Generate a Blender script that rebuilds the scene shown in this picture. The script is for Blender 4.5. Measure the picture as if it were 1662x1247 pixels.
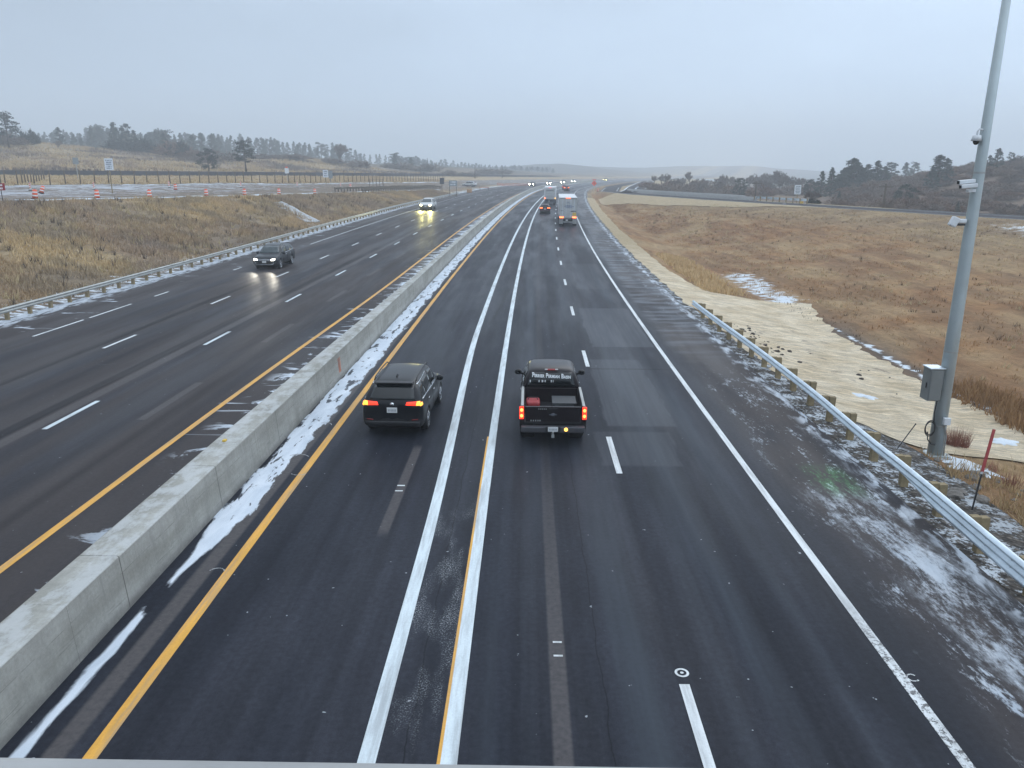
import bpy, bmesh, math, random
import numpy as np
from mathutils import Vector, Matrix
from mathutils.bvhtree import BVHTree

for _o in list(bpy.data.objects):
    bpy.data.objects.remove(_o)
SC = bpy.context.scene
COL = SC.collection
R = math.radians
rng = np.random.default_rng(7)

# ------------------------------------------------------------------ camera
CAMH = 8.0
PITCH, YAW, ROLL = R(15.24), R(0.78), R(0.3)
_f = Vector((-math.sin(YAW) * math.cos(PITCH), math.cos(YAW) * math.cos(PITCH), -math.sin(PITCH)))
_r = Vector((math.cos(YAW), math.sin(YAW), 0))
_u = _r.cross(_f)
CR = _r * math.cos(ROLL) + _u * math.sin(ROLL)
CU = -_r * math.sin(ROLL) + _u * math.cos(ROLL)
CF = _f
cd = bpy.data.cameras.new('camera')
cd.sensor_width = 36.0
cd.lens = 36.0 * 1250 / 1662
cd.clip_start = 0.05
cd.clip_end = 12000
cam = bpy.data.objects.new('camera', cd)
COL.objects.link(cam)
cam.matrix_world = Matrix(((CR.x, CU.x, -CF.x, 0), (CR.y, CU.y, -CF.y, 0), (CR.z, CU.z, -CF.z, CAMH), (0, 0, 0, 1)))
SC.camera = cam

# ------------------------------------------------------------------ world, sun, exposure
SUN_EL, SUN_AZ = R(38), R(25)
w = bpy.data.worlds.new('World')
SC.world = w
w.use_nodes = True
nt = w.node_tree
nt.nodes.clear()
out = nt.nodes.new('ShaderNodeOutputWorld')
sky = nt.nodes.new('ShaderNodeTexSky')
sky.sky_type = 'NISHITA'
sky.sun_disc = False
sky.sun_elevation = SUN_EL
sky.sun_rotation = SUN_AZ
bg1 = nt.nodes.new('ShaderNodeBackground')
bg1.inputs['Strength'].default_value = 0.05
nt.links.new(sky.outputs[0], bg1.inputs[0])
# the overcast cloud sheet: brighter overhead than at the horizon, soft cloud mottling
tc = nt.nodes.new('ShaderNodeTexCoord')
sep = nt.nodes.new('ShaderNodeSeparateXYZ')
nt.links.new(tc.outputs['Generated'], sep.inputs[0])
ramp = nt.nodes.new('ShaderNodeValToRGB')
cr = ramp.color_ramp
cr.elements[0].position = 0.0
cr.elements[0].color = (0.76, 0.92, 1.08, 1)
cr.elements[1].position = 0.10
cr.elements[1].color = (0.60, 0.78, 1.01, 1)
for p, c in ((0.20, (0.545, 0.69, 0.88, 1)), (0.34, (0.85, 1.00, 1.18, 1)), (1.0, (1.30, 1.46, 1.66, 1))):
    e = cr.elements.new(p)
    e.color = c
nt.links.new(sep.outputs[2], ramp.inputs[0])
mp = nt.nodes.new('ShaderNodeMapping')
mp.inputs['Scale'].default_value = (1.6, 1.6, 5.0)
mp.inputs['Location'].default_value = (2.3, .7, .4)
nt.links.new(tc.outputs['Generated'], mp.inputs[0])
nz = nt.nodes.new('ShaderNodeTexNoise')
nz.inputs['Scale'].default_value = 1.9
nz.inputs['Detail'].default_value = 5
nz.inputs['Roughness'].default_value = 0.5
nt.links.new(mp.outputs[0], nz.inputs[0])
mr = nt.nodes.new('ShaderNodeMapRange')
mr.inputs['From Min'].default_value = 0.3
mr.inputs['From Max'].default_value = 0.7
mr.inputs['To Min'].default_value = 0.87
mr.inputs['To Max'].default_value = 1.11
nt.links.new(nz.outputs[0], mr.inputs[0])
# brighter to the right of the view (thinner cloud there)
sx = nt.nodes.new('ShaderNodeMapRange')
sx.inputs['From Min'].default_value = -0.6
sx.inputs['From Max'].default_value = 0.6
sx.inputs['To Min'].default_value = 0.70
sx.inputs['To Max'].default_value = 1.62
nt.links.new(sep.outputs[0], sx.inputs[0])
mm = nt.nodes.new('ShaderNodeMath')
mm.operation = 'MULTIPLY'
nt.links.new(mr.outputs[0], mm.inputs[0])
nt.links.new(sx.outputs[0], mm.inputs[1])
bg2 = nt.nodes.new('ShaderNodeBackground')
nt.links.new(ramp.outputs[0], bg2.inputs[0])
nt.links.new(mm.outputs[0], bg2.inputs[1])
mixw = nt.nodes.new('ShaderNodeMixShader')
mixw.inputs[0].default_value = 0.92
nt.links.new(bg1.outputs[0], mixw.inputs[1])
nt.links.new(bg2.outputs[0], mixw.inputs[2])
nt.links.new(mixw.outputs[0], out.inputs[0])

sl = bpy.data.lights.new('sun', 'SUN')
sl.energy = 0.5
sl.angle = R(40)
sl.color = (1, 0.95, 0.88)
sun = bpy.data.objects.new('sun', sl)
COL.objects.link(sun)
sun.rotation_euler = (R(90) - SUN_EL, 0, math.pi - SUN_AZ)

SC.view_settings.view_transform = 'Standard'
SC.view_settings.look = 'None'
SC.view_settings.exposure = 0.0
SC.view_settings.gamma = 1.0
SC.cycles.use_denoising = True
SC.cycles.max_bounces = 6
SC.cycles.volume_bounces = 1
SC.cycles.sample_clamp_indirect = 4.0
SC.cycles.caustics_reflective = False
SC.cycles.caustics_refractive = False

# ------------------------------------------------------------------ where the road runs, how the land lies
_YT = np.arange(-60, 4000, 1.0)
_GT = np.cumsum(np.interp(_YT, [20, 90, 300, 480], [0, .0125, .0125, 0]))
KC = 1.5e-4


def g(Y):
    return np.interp(Y, _YT, _GT)


def cx(Y):
    Y = np.maximum(np.asarray(Y, float), 0)
    bend = .06 * (np.sqrt((Y - 285) ** 2 + 625) + (Y - 285)) - .06 * (math.sqrt(285 ** 2 + 625) - 285)
    return bend + np.where(Y < 700, KC * Y * Y, KC * 700 * 700 + 2 * KC * 700 * (Y - 700))


def heading(Y):
    return math.atan(float(cx(Y + 1) - cx(max(Y - 1, 0))) / 2)


def ss(x, a, b):
    t = np.clip((np.asarray(x, float) - a) / (b - a), 0, 1)
    return t * t * (3 - 2 * t)


YK = np.array([-30, 20, 45, 80, 120, 160, 200, 260, 320, 420, 600, 1000, 3400], float)
CK = cx(YK)
GK = g(YK)


def tab(Y, v):
    return np.interp(Y, YK, v)


UB = np.array([-68, -68, -63, -55, -46, -44, -39, -34.5, -33, -33, -33, -33, -33.])
ZB = np.array([5.2, 5.2, 5.2, 5.1, 4.6, 4.1, 3.7, GK[7] + .5, GK[8] + .4, GK[9] + .3, GK[10] + .3, GK[11] + .3, GK[12] + .3])
XF = np.array([-130, -125, -120, -112, -101, -76, -60, -45, -32, -14, CK[10] - 45, CK[11] - 45, CK[12] - 45.])
ZF = np.array([5.8, 5.8, 5.8, 5.8, 5.8, 5.7, 5.6, 5.4, 5.2, 5.0, 4.9, 4.8, 4.8])
XO = np.array([-230, -216, -206, -190, -170, -153, -136, -85, -64, -40, CK[10] - 75, CK[11] - 75, CK[12] - 75.])
ZO = np.array([7.0, 7.0, 7.0, 7.0, 7.0, 7.0, 7.0, 7.0, 6.9, 6.7, 6.0, 5.2, 5.])
UD = np.array([17.5, 17.5, 18, 17.6, 16.5, 15.5, 14, 12.6, 12, 12, 12, 12, 12.])
ZD = np.array([-1.1, -1.1, -1.1, -.9, -.5, .1, .6, GK[7] - .3, GK[8] - .3, GK[9] - .3, GK[10] - .3, GK[11] - .3, GK[12] - .3])
XR = np.array([122, 90, 76, 64, 49, 36, 26.5, CK[7] + 14, CK[8] + 13, CK[9] + 13, CK[10] + 13, CK[11] + 13, CK[12] + 13.])
ZR = np.array([3.0, 3.0, 3.0, 3.05, 3.15, 3.2, 3.2, GK[7] + .15, GK[8] + .05, GK[9], GK[10], GK[11], GK[12]])


def bumps(X, Y):
    """hills left and right of the road corridor"""
    az = X / np.maximum(Y, 1)
    ml = ss(tab(Y, XO) - 9 - X, 0, 60)
    mr_ = ss(X - (tab(Y, XR) + 9), 4, 50)
    hl = 13.2 * np.exp(-((X + 255) / 98) ** 2 - ((Y - 340) / 85) ** 2)
    hl += 4.6 * np.exp(-((X + 100) / 45) ** 2 - ((Y - 420) / 70) ** 2)
    hl += 1.6 * np.exp(-((X + 150) / 60) ** 2 - ((Y - 400) / 60) ** 2)
    A = np.interp(az, [-.72, -.45, -.30, -.20, -.10, -.02, .06], [15, 14, 10, 6.5, 4.5, 2.5, 0])
    hl += A * ss(Y, 430, 640)
    hr = 14.0 * np.exp(-((X - 170) / 62) ** 2 - ((Y - 235) / 75) ** 2)
    hr += 7.0 * np.exp(-((X - 240) / 90) ** 2 - ((Y - 380) / 90) ** 2)
    hf = 128 * np.exp(-((az + .72) / .15) ** 2) * ss(Y, 1600, 2300)
    hf += (11 + 5 * np.sin(az * 31)) * np.exp(-((az - .01) / .17) ** 2) * ss(Y, 900, 1300)
    hf += (20 + 5 * np.sin(az * 23 + 1)) * ss(az, .02, .2) * (1 - ss(az, .45, .6)) * ss(Y, 1300, 1900)
    hf += 18 * (1 - ss(az, -.35, -.1)) * ss(Y, 1000, 1500)
    return hl * ml + hr * mr_ + hf


def lattice(ix, iy, seed):
    h = (ix.astype(np.int64) * 374761393 + iy.astype(np.int64) * 668265263 + seed * 982451653) & 0x7fffffff
    h = ((h ^ (h >> 13)) * 1274126177) & 0x7fffffff
    h = h ^ (h >> 16)
    return (h % 65536) / 65535.0


def vnoise(x, y, seed=0):
    x = np.asarray(x, float)
    y = np.asarray(y, float)
    ix, iy = np.floor(x), np.floor(y)
    fx, fy = x - ix, y - iy
    fx = fx * fx * (3 - 2 * fx)
    fy = fy * fy * (3 - 2 * fy)
    a = lattice(ix, iy, seed); b = lattice(ix + 1, iy, seed)
    c = lattice(ix, iy + 1, seed); d = lattice(ix + 1, iy + 1, seed)
    return (a * (1 - fx) + b * fx) * (1 - fy) + (c * (1 - fx) + d * fx) * fy


def fbm(x, y, sc, octv=4, seed=0, rough=.55):
    s, a, t = 0, 1., 0
    for i in range(octv):
        s = s + a * vnoise(x / sc * 2 ** i, y / sc * 2 ** i, seed + i)
        t += a
        a *= rough
    return s / t


def feature_lines(Y):
    c, gg = cx(Y), g(Y)
    xo, zo = tab(Y, XO), tab(Y, ZO)
    xr, zr = tab(Y, XR), tab(Y, ZR)
    far = np.maximum(1500, Y * 1.1)
    X = [-far, xo - 9, xo, tab(Y, XF), tab(Y, UB) + c, c - 29.6, c - 28.9, c + 9.6, c + 11.6, tab(Y, UD) + c, xr, xr + 8, far]
    Z = [zo * 0 + 9., zo + 1.3, zo, tab(Y, ZF), tab(Y, ZB), gg - .12, gg - .05, gg - .05, gg - .25, tab(Y, ZD), zr, zr + .1, zr * 0 - 1.0]
    return X, Z


def ground_z(X, Y, detail=True):
    """height of the land at arrays X, Y"""
    X = np.atleast_1d(np.asarray(X, float))
    Y = np.atleast_1d(np.asarray(Y, float))
    FX, FZ = feature_lines(Y)
    z = np.full(X.shape, 0.0)
    for i in range(len(FX) - 1):
        m = (X >= FX[i]) & (X <= FX[i + 1])
        t = np.clip((X - FX[i]) / np.maximum(FX[i + 1] - FX[i], 1e-6), 0, 1)
        if i == 11:
            t = np.clip((X - FX[i]) / 60, 0, 1)
        if i == 0:
            t = 1 - np.clip((FX[i + 1] - X) / 60, 0, 1)
        if i in (4, 9):
            t = .55 * t + .45 * (t * t * (3 - 2 * t))
        z = np.where(m, FZ[i] * (1 - t) + FZ[i + 1] * t, z)
    z = z + bumps(X, Y)
    if detail:
        c = cx(Y)
        off = np.maximum(c - 29.4 - X, X - (c + 10.2))
        onr = ss(np.minimum(np.abs(X - tab(Y, XO) + 4.5) - 4.5, np.abs(X - tab(Y, XR) - 4) - 4), .5, 3)
        m = ss(off, 0, 3) * onr
        z = z + m * ((fbm(X, Y, 14, 3, 5) - .5) * .5 * ss(np.abs(X - tab(Y, UB) - c), 1, 9) + (fbm(X, Y, 2.2, 3, 9) - .5) * .26)
    return z


def gz(X, Y):
    return float(ground_z(X, Y)[0])


def pix_dir(px, py):
    return CF + CR * ((px - 831) / 1250) - CU * ((py - 623.5) / 1250)


def col_at(px, Y):
    """X on the sight line of photo column px at depth Y (near the horizon), with the land's height there"""
    d = pix_dir(px, 285)
    X = d.x / d.y * Y
    return X, Y, gz(X, Y)


def proj(p):
    v = Vector(p) - Vector((0, 0, CAMH))
    z = v.dot(CF)
    return 831 + 1250 * v.dot(CR) / z, 623.5 - 1250 * v.dot(CU) / z
# ------------------------------------------------------------------ node helper
class T:
    """a small builder for node materials; maths on sockets or numbers"""

    def __init__(self, name):
        self.m = bpy.data.materials.new(name)
        self.m.use_nodes = True
        self.t = self.m.node_tree
        self.t.nodes.clear()
        self.o = self.t.nodes.new('ShaderNodeOutputMaterial')

    def n(self, k):
        return self.t.nodes.new(k)

    def put(self, inp, v):
        if isinstance(v, bpy.types.NodeSocket):
            self.t.links.new(v, inp)
        elif isinstance(v, (tuple, list)):
            if len(v) == 3 and inp.type == 'RGBA':
                v = (*v, 1)
            inp.default_value = v
        else:
            inp.default_value = v

    def ma(self, op, a, b=0.0, c=0.0):
        x = self.n('ShaderNodeMath')
        x.operation = op
        self.put(x.inputs[0], a)
        self.put(x.inputs[1], b)
        self.put(x.inputs[2], c)
        return x.outputs[0]

    def add(self, a, b): return self.ma('ADD', a, b)
    def sub(self, a, b): return self.ma('SUBTRACT', a, b)
    def mul(self, a, b): return self.ma('MULTIPLY', a, b)
    def mx(self, a, b): return self.ma('MAXIMUM', a, b)
    def mn(self, a, b): return self.ma('MINIMUM', a, b)

    def ss(self, x, a, b, lo=0.0, hi=1.0):
        k = self.n('ShaderNodeMapRange')
        k.interpolation_type = 'SMOOTHSTEP'
        self.put(k.inputs['Value'], x)
        self.put(k.inputs['From Min'], a)
        self.put(k.inputs['From Max'], b)
        self.put(k.inputs['To Min'], lo)
        self.put(k.inputs['To Max'], hi)
        return k.outputs[0]

    def lin(self, x, a, b, lo=0.0, hi=1.0):
        k = self.n('ShaderNodeMapRange')
        self.put(k.inputs['Value'], x)
        for nm, v in zip(('From Min', 'From Max', 'To Min', 'To Max'), (a, b, lo, hi)):
            self.put(k.inputs[nm], v)
        return k.outputs[0]

    def band(self, x, a, b, soft):
        return self.mul(self.ss(x, a - soft, a + soft), self.ss(x, b - soft, b + soft, 1.0, 0.0))

    def rect(self, x, y, x0, x1, y0, y1, soft=.05, softy=None):
        return self.mul(self.band(x, x0, x1, soft), self.band(y, y0, y1, softy or soft))

    def uv(self):
        return self.n('ShaderNodeUVMap').outputs[0]

    def obj(self):
        return self.n('ShaderNodeTexCoord').outputs['Object']

    def attr(self, name, out='Color'):
        a = self.n('ShaderNodeAttribute')
        a.attribute_name = name
        return a.outputs[out]

    def rnd(self):
        return self.n('ShaderNodeObjectInfo').outputs['Random']

    def sep(self, v):
        s = self.n('ShaderNodeSeparateXYZ')
        self.put(s.inputs[0], v)
        return s.outputs[0], s.outputs[1], s.outputs[2]

    def vec(self, x, y, z=0.0):
        s = self.n('ShaderNodeCombineXYZ')
        for i, q in enumerate((x, y, z)):
            self.put(s.inputs[i], q)
        return s.outputs[0]

    def scale(self, v, s):
        k = self.n('ShaderNodeVectorMath')
        k.operation = 'MULTIPLY'
        self.put(k.inputs[0], v)
        k.inputs[1].default_value = s
        return k.outputs[0]

    def noise(self, v, sc=1.0, det=4, ro=.55, dist=0.0):
        k = self.n('ShaderNodeTexNoise')
        if v is not None:
            self.put(k.inputs['Vector'], v)
        k.inputs['Scale'].default_value = sc
        k.inputs['Detail'].default_value = det
        k.inputs['Roughness'].default_value = ro
        k.inputs['Distortion'].default_value = dist
        return k.outputs[0]

    def voro(self, v, sc=1.0):
        k = self.n('ShaderNodeTexVoronoi')
        self.put(k.inputs['Vector'], v)
        k.inputs['Scale'].default_value = sc
        return k.outputs['Distance']

    def mix(self, f, a, b):
        k = self.n('ShaderNodeMix')
        k.data_type = 'RGBA'
        self.put(k.inputs[0], f)
        self.put(k.inputs[6], a)
        self.put(k.inputs[7], b)
        return k.outputs[2]

    def gain(self, c, f):
        k = self.n('ShaderNodeVectorMath')
        k.operation = 'SCALE'
        self.put(k.inputs[0], c)
        self.put(k.inputs[3], f)
        return k.outputs[0]

    def bump(self, h, s=.3, d=.02):
        k = self.n('ShaderNodeBump')
        k.inputs['Strength'].default_value = s
        k.inputs['Distance'].default_value = d
        self.put(k.inputs['Height'], h)
        return k.outputs[0]

    def bsdf(self, col, rough=.8, metal=0., spec=.5, nrm=None, emit=None, es=0., coat=0.):
        b = self.n('ShaderNodeBsdfPrincipled')
        self.put(b.inputs['Base Color'], col)
        self.put(b.inputs['Roughness'], rough)
        self.put(b.inputs['Metallic'], metal)
        self.put(b.inputs['Specular IOR Level'], spec)
        b.inputs['Coat Weight'].default_value = coat
        b.inputs['Coat Roughness'].default_value = .08
        if nrm is not None:
            self.put(b.inputs['Normal'], nrm)
        if emit is not None:
            self.put(b.inputs['Emission Color'], emit)
            self.put(b.inputs['Emission Strength'], es)
        self.t.links.new(b.outputs[0], self.o.inputs[0])
        return self.m


def plain(name, col, rough=.7, metal=0., spec=.5, var=.12, sc=6., coat=0., bump=0.):
    t = T(name)
    o = t.obj()
    nz_ = t.noise(o, sc, 5, .6)
    c = t.gain(col, t.lin(nz_, .3, .7, 1 - var, 1 + var))
    nr = t.bump(t.noise(o, sc * 6, 3), .3, bump) if bump else None
    return t.bsdf(c, t.lin(nz_, .3, .7, max(rough - .06, .02), min(rough + .08, 1)), metal, spec, nr, coat=coat)


def glow(name, col, s, base=None):
    t = T(name)
    return t.bsdf(base or col, .25, 0, .5, None, col, s)


M = {}
# ------------------------------------------------------------------ road surface: u (metres across) and Y (metres along) in the UV map
t = T('asphalt')
u, y, _ = t.sep(t.uv())
uvv = t.vec(u, y)
fine = t.noise(uvv, 9.0, 6, .7)
grain = t.noise(uvv, 60., 3, .7)
streak = t.noise(t.vec(t.mul(u, 2.2), t.mul(y, .035)), 1., 5, .6)
streak2 = t.noise(t.vec(t.mul(u, 7.), t.mul(y, .09)), 1., 4, .6)
patchy = t.noise(t.vec(t.mul(u, .35), t.mul(y, .06)), 1., 4, .55)
lane = t.noise(t.vec(t.mul(u, .27), 3.3), 1., 1, .4)
base = t.mix(t.ss(patchy, .35, .65), (.0175, .020, .0275), (.0275, .0295, .038))
base = t.gain(base, t.lin(streak, .3, .7, .72, 1.34))
base = t.gain(base, t.lin(fine, .3, .7, .74, 1.28))
mott = t.noise(t.vec(t.mul(u, .9), t.mul(y, .28)), 1., 6, .68, .4)
base = t.gain(base, t.lin(mott, .3, .7, .78, 1.26))
base = t.gain(base, t.lin(grain, .25, .75, .72, 1.28))
# older, browner pavement on the shoulders and the other carriageway
old = t.mx(t.mul(t.band(u, -29.5, -24.6, .4), .9), t.mul(t.band(u, -24.6, -8.3, .5), t.ss(t.noise(t.vec(t.mul(u, .5), t.mul(y, .03)), 1., 3), .36, .6, .3, .95)))
base = t.mix(old, base, t.gain((.054, .047, .047), t.lin(fine, .3, .7, .85, 1.15)))
shr = t.mul(t.ss(u, 6.5, 7.6), t.ss(t.noise(t.vec(t.mul(u, .4), t.mul(y, .12)), 1., 4), .35, .6, .3, 1.0))
base = t.mix(t.mul(shr, .9), base, t.gain((.058, .049, .047), t.lin(fine, .3, .7, .85, 1.15)))
# salt-dried wheel paths (paler, bluish) and patches of different lays
wheel = t.mx(t.mx(t.band(u, 3.2, 4.2, .35), t.band(u, 5.0, 5.8, .3)), t.mx(t.band(u, -.5, .4, .3), t.band(u, 1.5, 2.3, .3)))
wheel = t.mul(wheel, t.ss(t.noise(t.vec(t.mul(u, .8), t.mul(y, .03)), 1., 4), .40, .66))
base = t.mix(t.mul(wheel, .62), base, (.062, .074, .090))
nearfade = t.ss(y, 12, 26)
for (x0, x1, y0, y1, k) in ((2.75, 5.0, 24.2, 33.6, .5), (2.2, 4.6, 20.6, 23.6, .35), (3.1, 6.1, 36.2, 47, .6), (3.4, 5.9, 55, 70, .35), (.1, 2.3, 62, 78, .25), (-5.5, -3.2, 46, 60, .22)):
    jag = t.mul(t.sub(t.noise(t.vec(t.mul(u, 3.), t.mul(y, .5)), 1., 3), .5), .5)
    base = t.mix(t.mul(t.rect(t.add(u, jag), y, x0, x1, y0, y1, .05, .12), t.mul(k, t.lin(streak2, .3, .7, .6, 1.3))), base, (.082, .089, .102))
# frost-polished cross streaks on the outer shoulder further out
cross = t.noise(t.vec(t.mul(u, .25), t.mul(y, .9)), 1., 4, .6)
base = t.mix(t.mul(t.mul(t.ss(u, 6.6, 7.2), t.ss(y, 30, 45)), t.ss(cross, .44, .62, 0., .8)), base, (.145, .16, .182))
# scraped-off old markings: paler, brownish bars
scr = t.mul(t.band(u, .48, .76, .03), t.ss(y, 10, 22.5, 1., .25))
scr = t.mx(scr, t.rect(u, y, -3.35, -3.1, 16.2, 22., .03, .3))
scr = t.mx(scr, t.mul(t.band(u, -16.15, -15.7, .06), .9))
scr = t.mx(scr, t.mul(t.band(u, -13.0, -12.7, .05), t.ss(t.ma('FRACT', t.mul(y, .082)), .38, .4, 1., 0.)))
scr = t.mx(scr, t.mul(t.band(u, -6.78, -6.45, .05), t.ss(y, 30, 60, 1.2, .3)))
scr = t.mul(scr, t.lin(fine, .3, .7, .55, 1.15))
base = t.mix(t.mul(scr, .8), base, (.098, .09, .09))
dark = t.mx(t.band(u, -16.75, -16.25, .08), t.mx(t.band(u, -20.7, -20.25, .08), t.mx(t.mul(t.band(u, -18.4, -17.9, .15), .6), t.mul(t.band(u, -12.4, -11.9, .15), .5))))
dark = t.mul(dark, t.ss(streak, .35, .6, .3, 1.))
# long seams and cracks
wob = t.mul(t.sub(t.noise(t.vec(0.0, t.mul(y, .8)), 1., 4, .6), .5), .22)
crk = t.mx(t.band(t.add(u, wob), 1.33, 1.345, .012), t.mul(t.band(t.add(u, wob), -1.66, -1.64, .012), t.ss(y, 22, 30, 1., 0.)))
crk = t.mx(crk, t.mul(t.band(t.add(y, t.mul(wob, 3.)), 31.8, 31.9, .03), t.band(u, 2.6, 6.2, .2)))
base = t.mix(t.mul(t.mx(t.mul(dark, .85), t.mul(crk, .9)), .9), base, (.007, .007, .009))
# tyre skid between the double lines
sk = t.mul(t.band(t.add(u, t.mul(t.sub(y, 50), -.05)), -1.75, -1.55, .05), t.band(y, 42, 56, 2.))
base = t.mix(t.mul(sk, .6), base, (.015, .015, .017))
# specks of salt and chipped paint between the double lines and about
spk = t.mul(t.band(u, -2.15, -1.05, .15), t.band(y, 9.6, 17.5, 2.0))
spk = t.mul(spk, t.mul(t.ss(t.noise(uvv, 34., 3, .7), .50, .62), t.ss(t.noise(t.vec(t.mul(u, 2.), t.mul(y, .5)), 1., 4), .46, .66)))
spk2 = t.mul(t.ss(t.noise(uvv, 6.5, 2, .5), .745, .77), .8)
wsp = t.noise(t.vec(t.mul(u, .55), t.mul(y, .9)), 1., 7, .75, 1.2)
spk2 = t.mx(spk2, t.mul(t.ss(wsp, .66, .74), t.mul(t.ss(y, 18, 40, .0, .5), t.ss(u, -24, -8, .6, 1.))))
# snow
rag = t.noise(t.vec(t.mul(u, 1.6), t.mul(y, .55)), 1., 6, .62, .6)
ragf = t.noise(t.vec(t.mul(u, 3.4), t.mul(y, .8)), 1., 6, .62, .3)
rr = t.add(t.mul(rag, .65), t.mul(ragf, .35))
half = t.add(t.mul(t.ss(y, 14.0, 17.5), .28), t.mul(t.ss(y, 22, 34), .07))
half = t.add(half, .10)
cen = t.add(-7.12, t.mul(t.ss(y, 13, 18), .10))
dist1 = t.sub(t.ma('ABSOLUTE', t.sub(u, cen)), half)
wig = t.mul(t.sub(rr, .5), t.add(.45, t.mul(t.ss(y, 14, 18), .85)))
s1 = t.ss(t.add(dist1, wig), .03, -.05)
gap = t.band(t.add(y, t.add(t.mul(t.sub(rag, .5), 3.), t.mul(t.sub(u, cen), 1.5))), 12.9, 14.1, .12)
s1 = t.mul(s1, t.sub(1.0, gap))
hole = t.mul(t.ss(ragf, .57, .60), t.ss(y, 14.5, 18))
s1 = t.mul(s1, t.sub(1.0, t.mul(hole, .9)))
# left of the barrier: windblown patches reaching out in fingers across the shoulder
fing = t.noise(t.vec(t.mul(u, .45), t.mul(y, .75)), 1., 6, .68, .8)
s2 = t.mul(t.band(u, -10.1, -8.2, .5), t.ss(t.add(fing, t.mul(t.ss(u, -10.2, -8.5), .10)), t.ss(y, 60, 120, .565, .50), t.ss(y, 60, 120, .62, .57)))
s2 = t.mul(s2, t.ss(y, 13, 30, .55, 1.0))
fing2 = t.mul(t.ss(t.noise(t.vec(t.mul(u, .16), t.mul(y, 3.2)), 1., 3, .5), .66, .70), t.band(u, -10.9, -8.3, .2))
fing2 = t.mul(fing2, t.mul(t.ss(y, 20, 30), .95))
# left outer shoulder by the guardrail
s3 = t.mul(t.ss(u, -27.2, -28.3), t.ss(t.add(t.add(t.mul(rag, .35), t.mul(ragf, .65)), t.mul(t.ss(u, -27.4, -28.8), .12)), .50, .60, 0., .72))
s3b = t.mul(t.band(u, -28.4, -24.9, .4), t.ss(t.noise(t.vec(t.mul(u, .35), t.mul(y, 1.3)), 1., 5, .6), .62, .67))
s3b = t.mul(s3b, .7)
# right shoulder: a wide frosted sheet close to the bridge, wisps further on
frost = t.noise(t.vec(t.add(t.mul(u, 1.7), t.mul(y, .12)), t.mul(y, .42)), 1., 7, .72, .22)
flk = t.noise(t.vec(t.mul(u, 11.), t.mul(y, 4.2)), 1., 6, .75)
frost = t.add(t.mul(frost, .62), t.mul(flk, .38))
ax = t.sub(u, t.add(8.55, t.mul(t.sub(y, 13.), -.07)))
env = t.mul(t.band(t.add(ax, t.mul(t.sub(rag, .5), 1.4)), -.62, .75, .35), t.band(y, 10.2, 18.5, 1.2))
s4 = t.mul(env, t.ss(frost, .44, .58, .0, .72))
env2 = t.mul(t.band(u, 7.2, 9.9, .5), t.band(y, 5., 31., 3.0))
s4b = t.mul(env2, t.ss(frost, .535, .62, 0., .75))
s4c = t.mul(t.ss(t.add(u, t.mul(t.sub(rag, .5), 1.0)), 9.05, 9.5), t.ss(ragf, .50, .60, 0., .8))
s5 = t.mul(t.mul(t.ss(u, 7.6, 9.), t.ss(y, 34, 60)), t.ss(frost, .54, .62, 0., .5))
snow = t.mx(t.mx(t.mx(s1, s2), t.mx(s3, s3b)), t.mx(t.mx(s4, s4b), t.mx(s4c, s5)))
snow = t.mx(snow, fing2)
snow = t.mx(snow, t.mul(t.mul(t.band(u, 9.3, 9.7, .2), t.ss(rr, .47, .57)), .7))
# a green survey spray
green = t.mul(t.mul(t.band(u, 7.9, 8.9, .3), t.band(y, 18.6, 20.6, .5)), t.ss(frost, .45, .58, 0., .9))
base = t.mix(t.mul(green, .8), base, (.07, .22, .08))
white = t.mx(t.mul(spk, .8), spk2)
base = t.mix(white, base, (.38, .40, .42))
snowc = t.mix(t.ss(rag, .3, .7), (.50, .56, .63), (.68, .73, .79))
colr = t.mix(snow, base, snowc)
wet = t.ss(t.noise(t.vec(t.mul(u, .5), t.mul(y, .05)), 1., 4), .35, .65)
rough = t.lin(wet, 0., 1., .56, .38)
rough = t.add(rough, t.mul(old, .10))
rough = t.mx(rough, t.mul(snow, .9))
hgt = t.add(t.add(t.mul(grain, .5), t.mul(fine, .6)), t.mul(snow, 2.5))
M['asphalt'] = t.bsdf(colr, rough, 0, .06, t.bump(hgt, .35, .012))


def paint(name, col, wear):
    t = T(name)
    u, y, _ = t.sep(t.uv())
    v = t.vec(u, y)
    f = t.noise(v, 22., 5, .7)
    b = t.noise(t.vec(t.mul(u, 6.), t.mul(y, .9)), 1., 5, .65)
    c = t.gain(col, t.lin(b, .3, .7, .84, 1.1))
    c = t.gain(c, t.lin(f, .3, .7, .9, 1.08))
    k = t.ss(t.add(t.mul(f, .5), t.mul(b, .5)), wear, wear + .05)
    k = t.mx(k, t.mul(t.ss(t.noise(v, 9., 6, .8), .50, .55), t.rect(u, y, 6.0, 6.6, 7.5, 12.6, .1, 1.2)))
    gr_ = t.mul(t.ss(t.noise(t.vec(t.mul(u, 5.), t.mul(y, .35)), 1., 5, .7), .42, .68), .5)
    c = t.mix(gr_, c, (.20, .20, .205))
    c = t.mix(t.mul(k, .9), c, (.045, .043, .045))
    return t.bsdf(c, .55, 0, .4, t.bump(f, .3, .006))


M['white_line'] = paint('white_line', (.66, .69, .70), .585)
M['faint_white'] = paint('faint_salt', (.40, .41, .42), .50)
M['fresh_white'] = paint('fresh_white_line', (.62, .69, .72), .66)
M['yellow_line'] = paint('yellow_line', (.70, .36, .055), .64)

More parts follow.
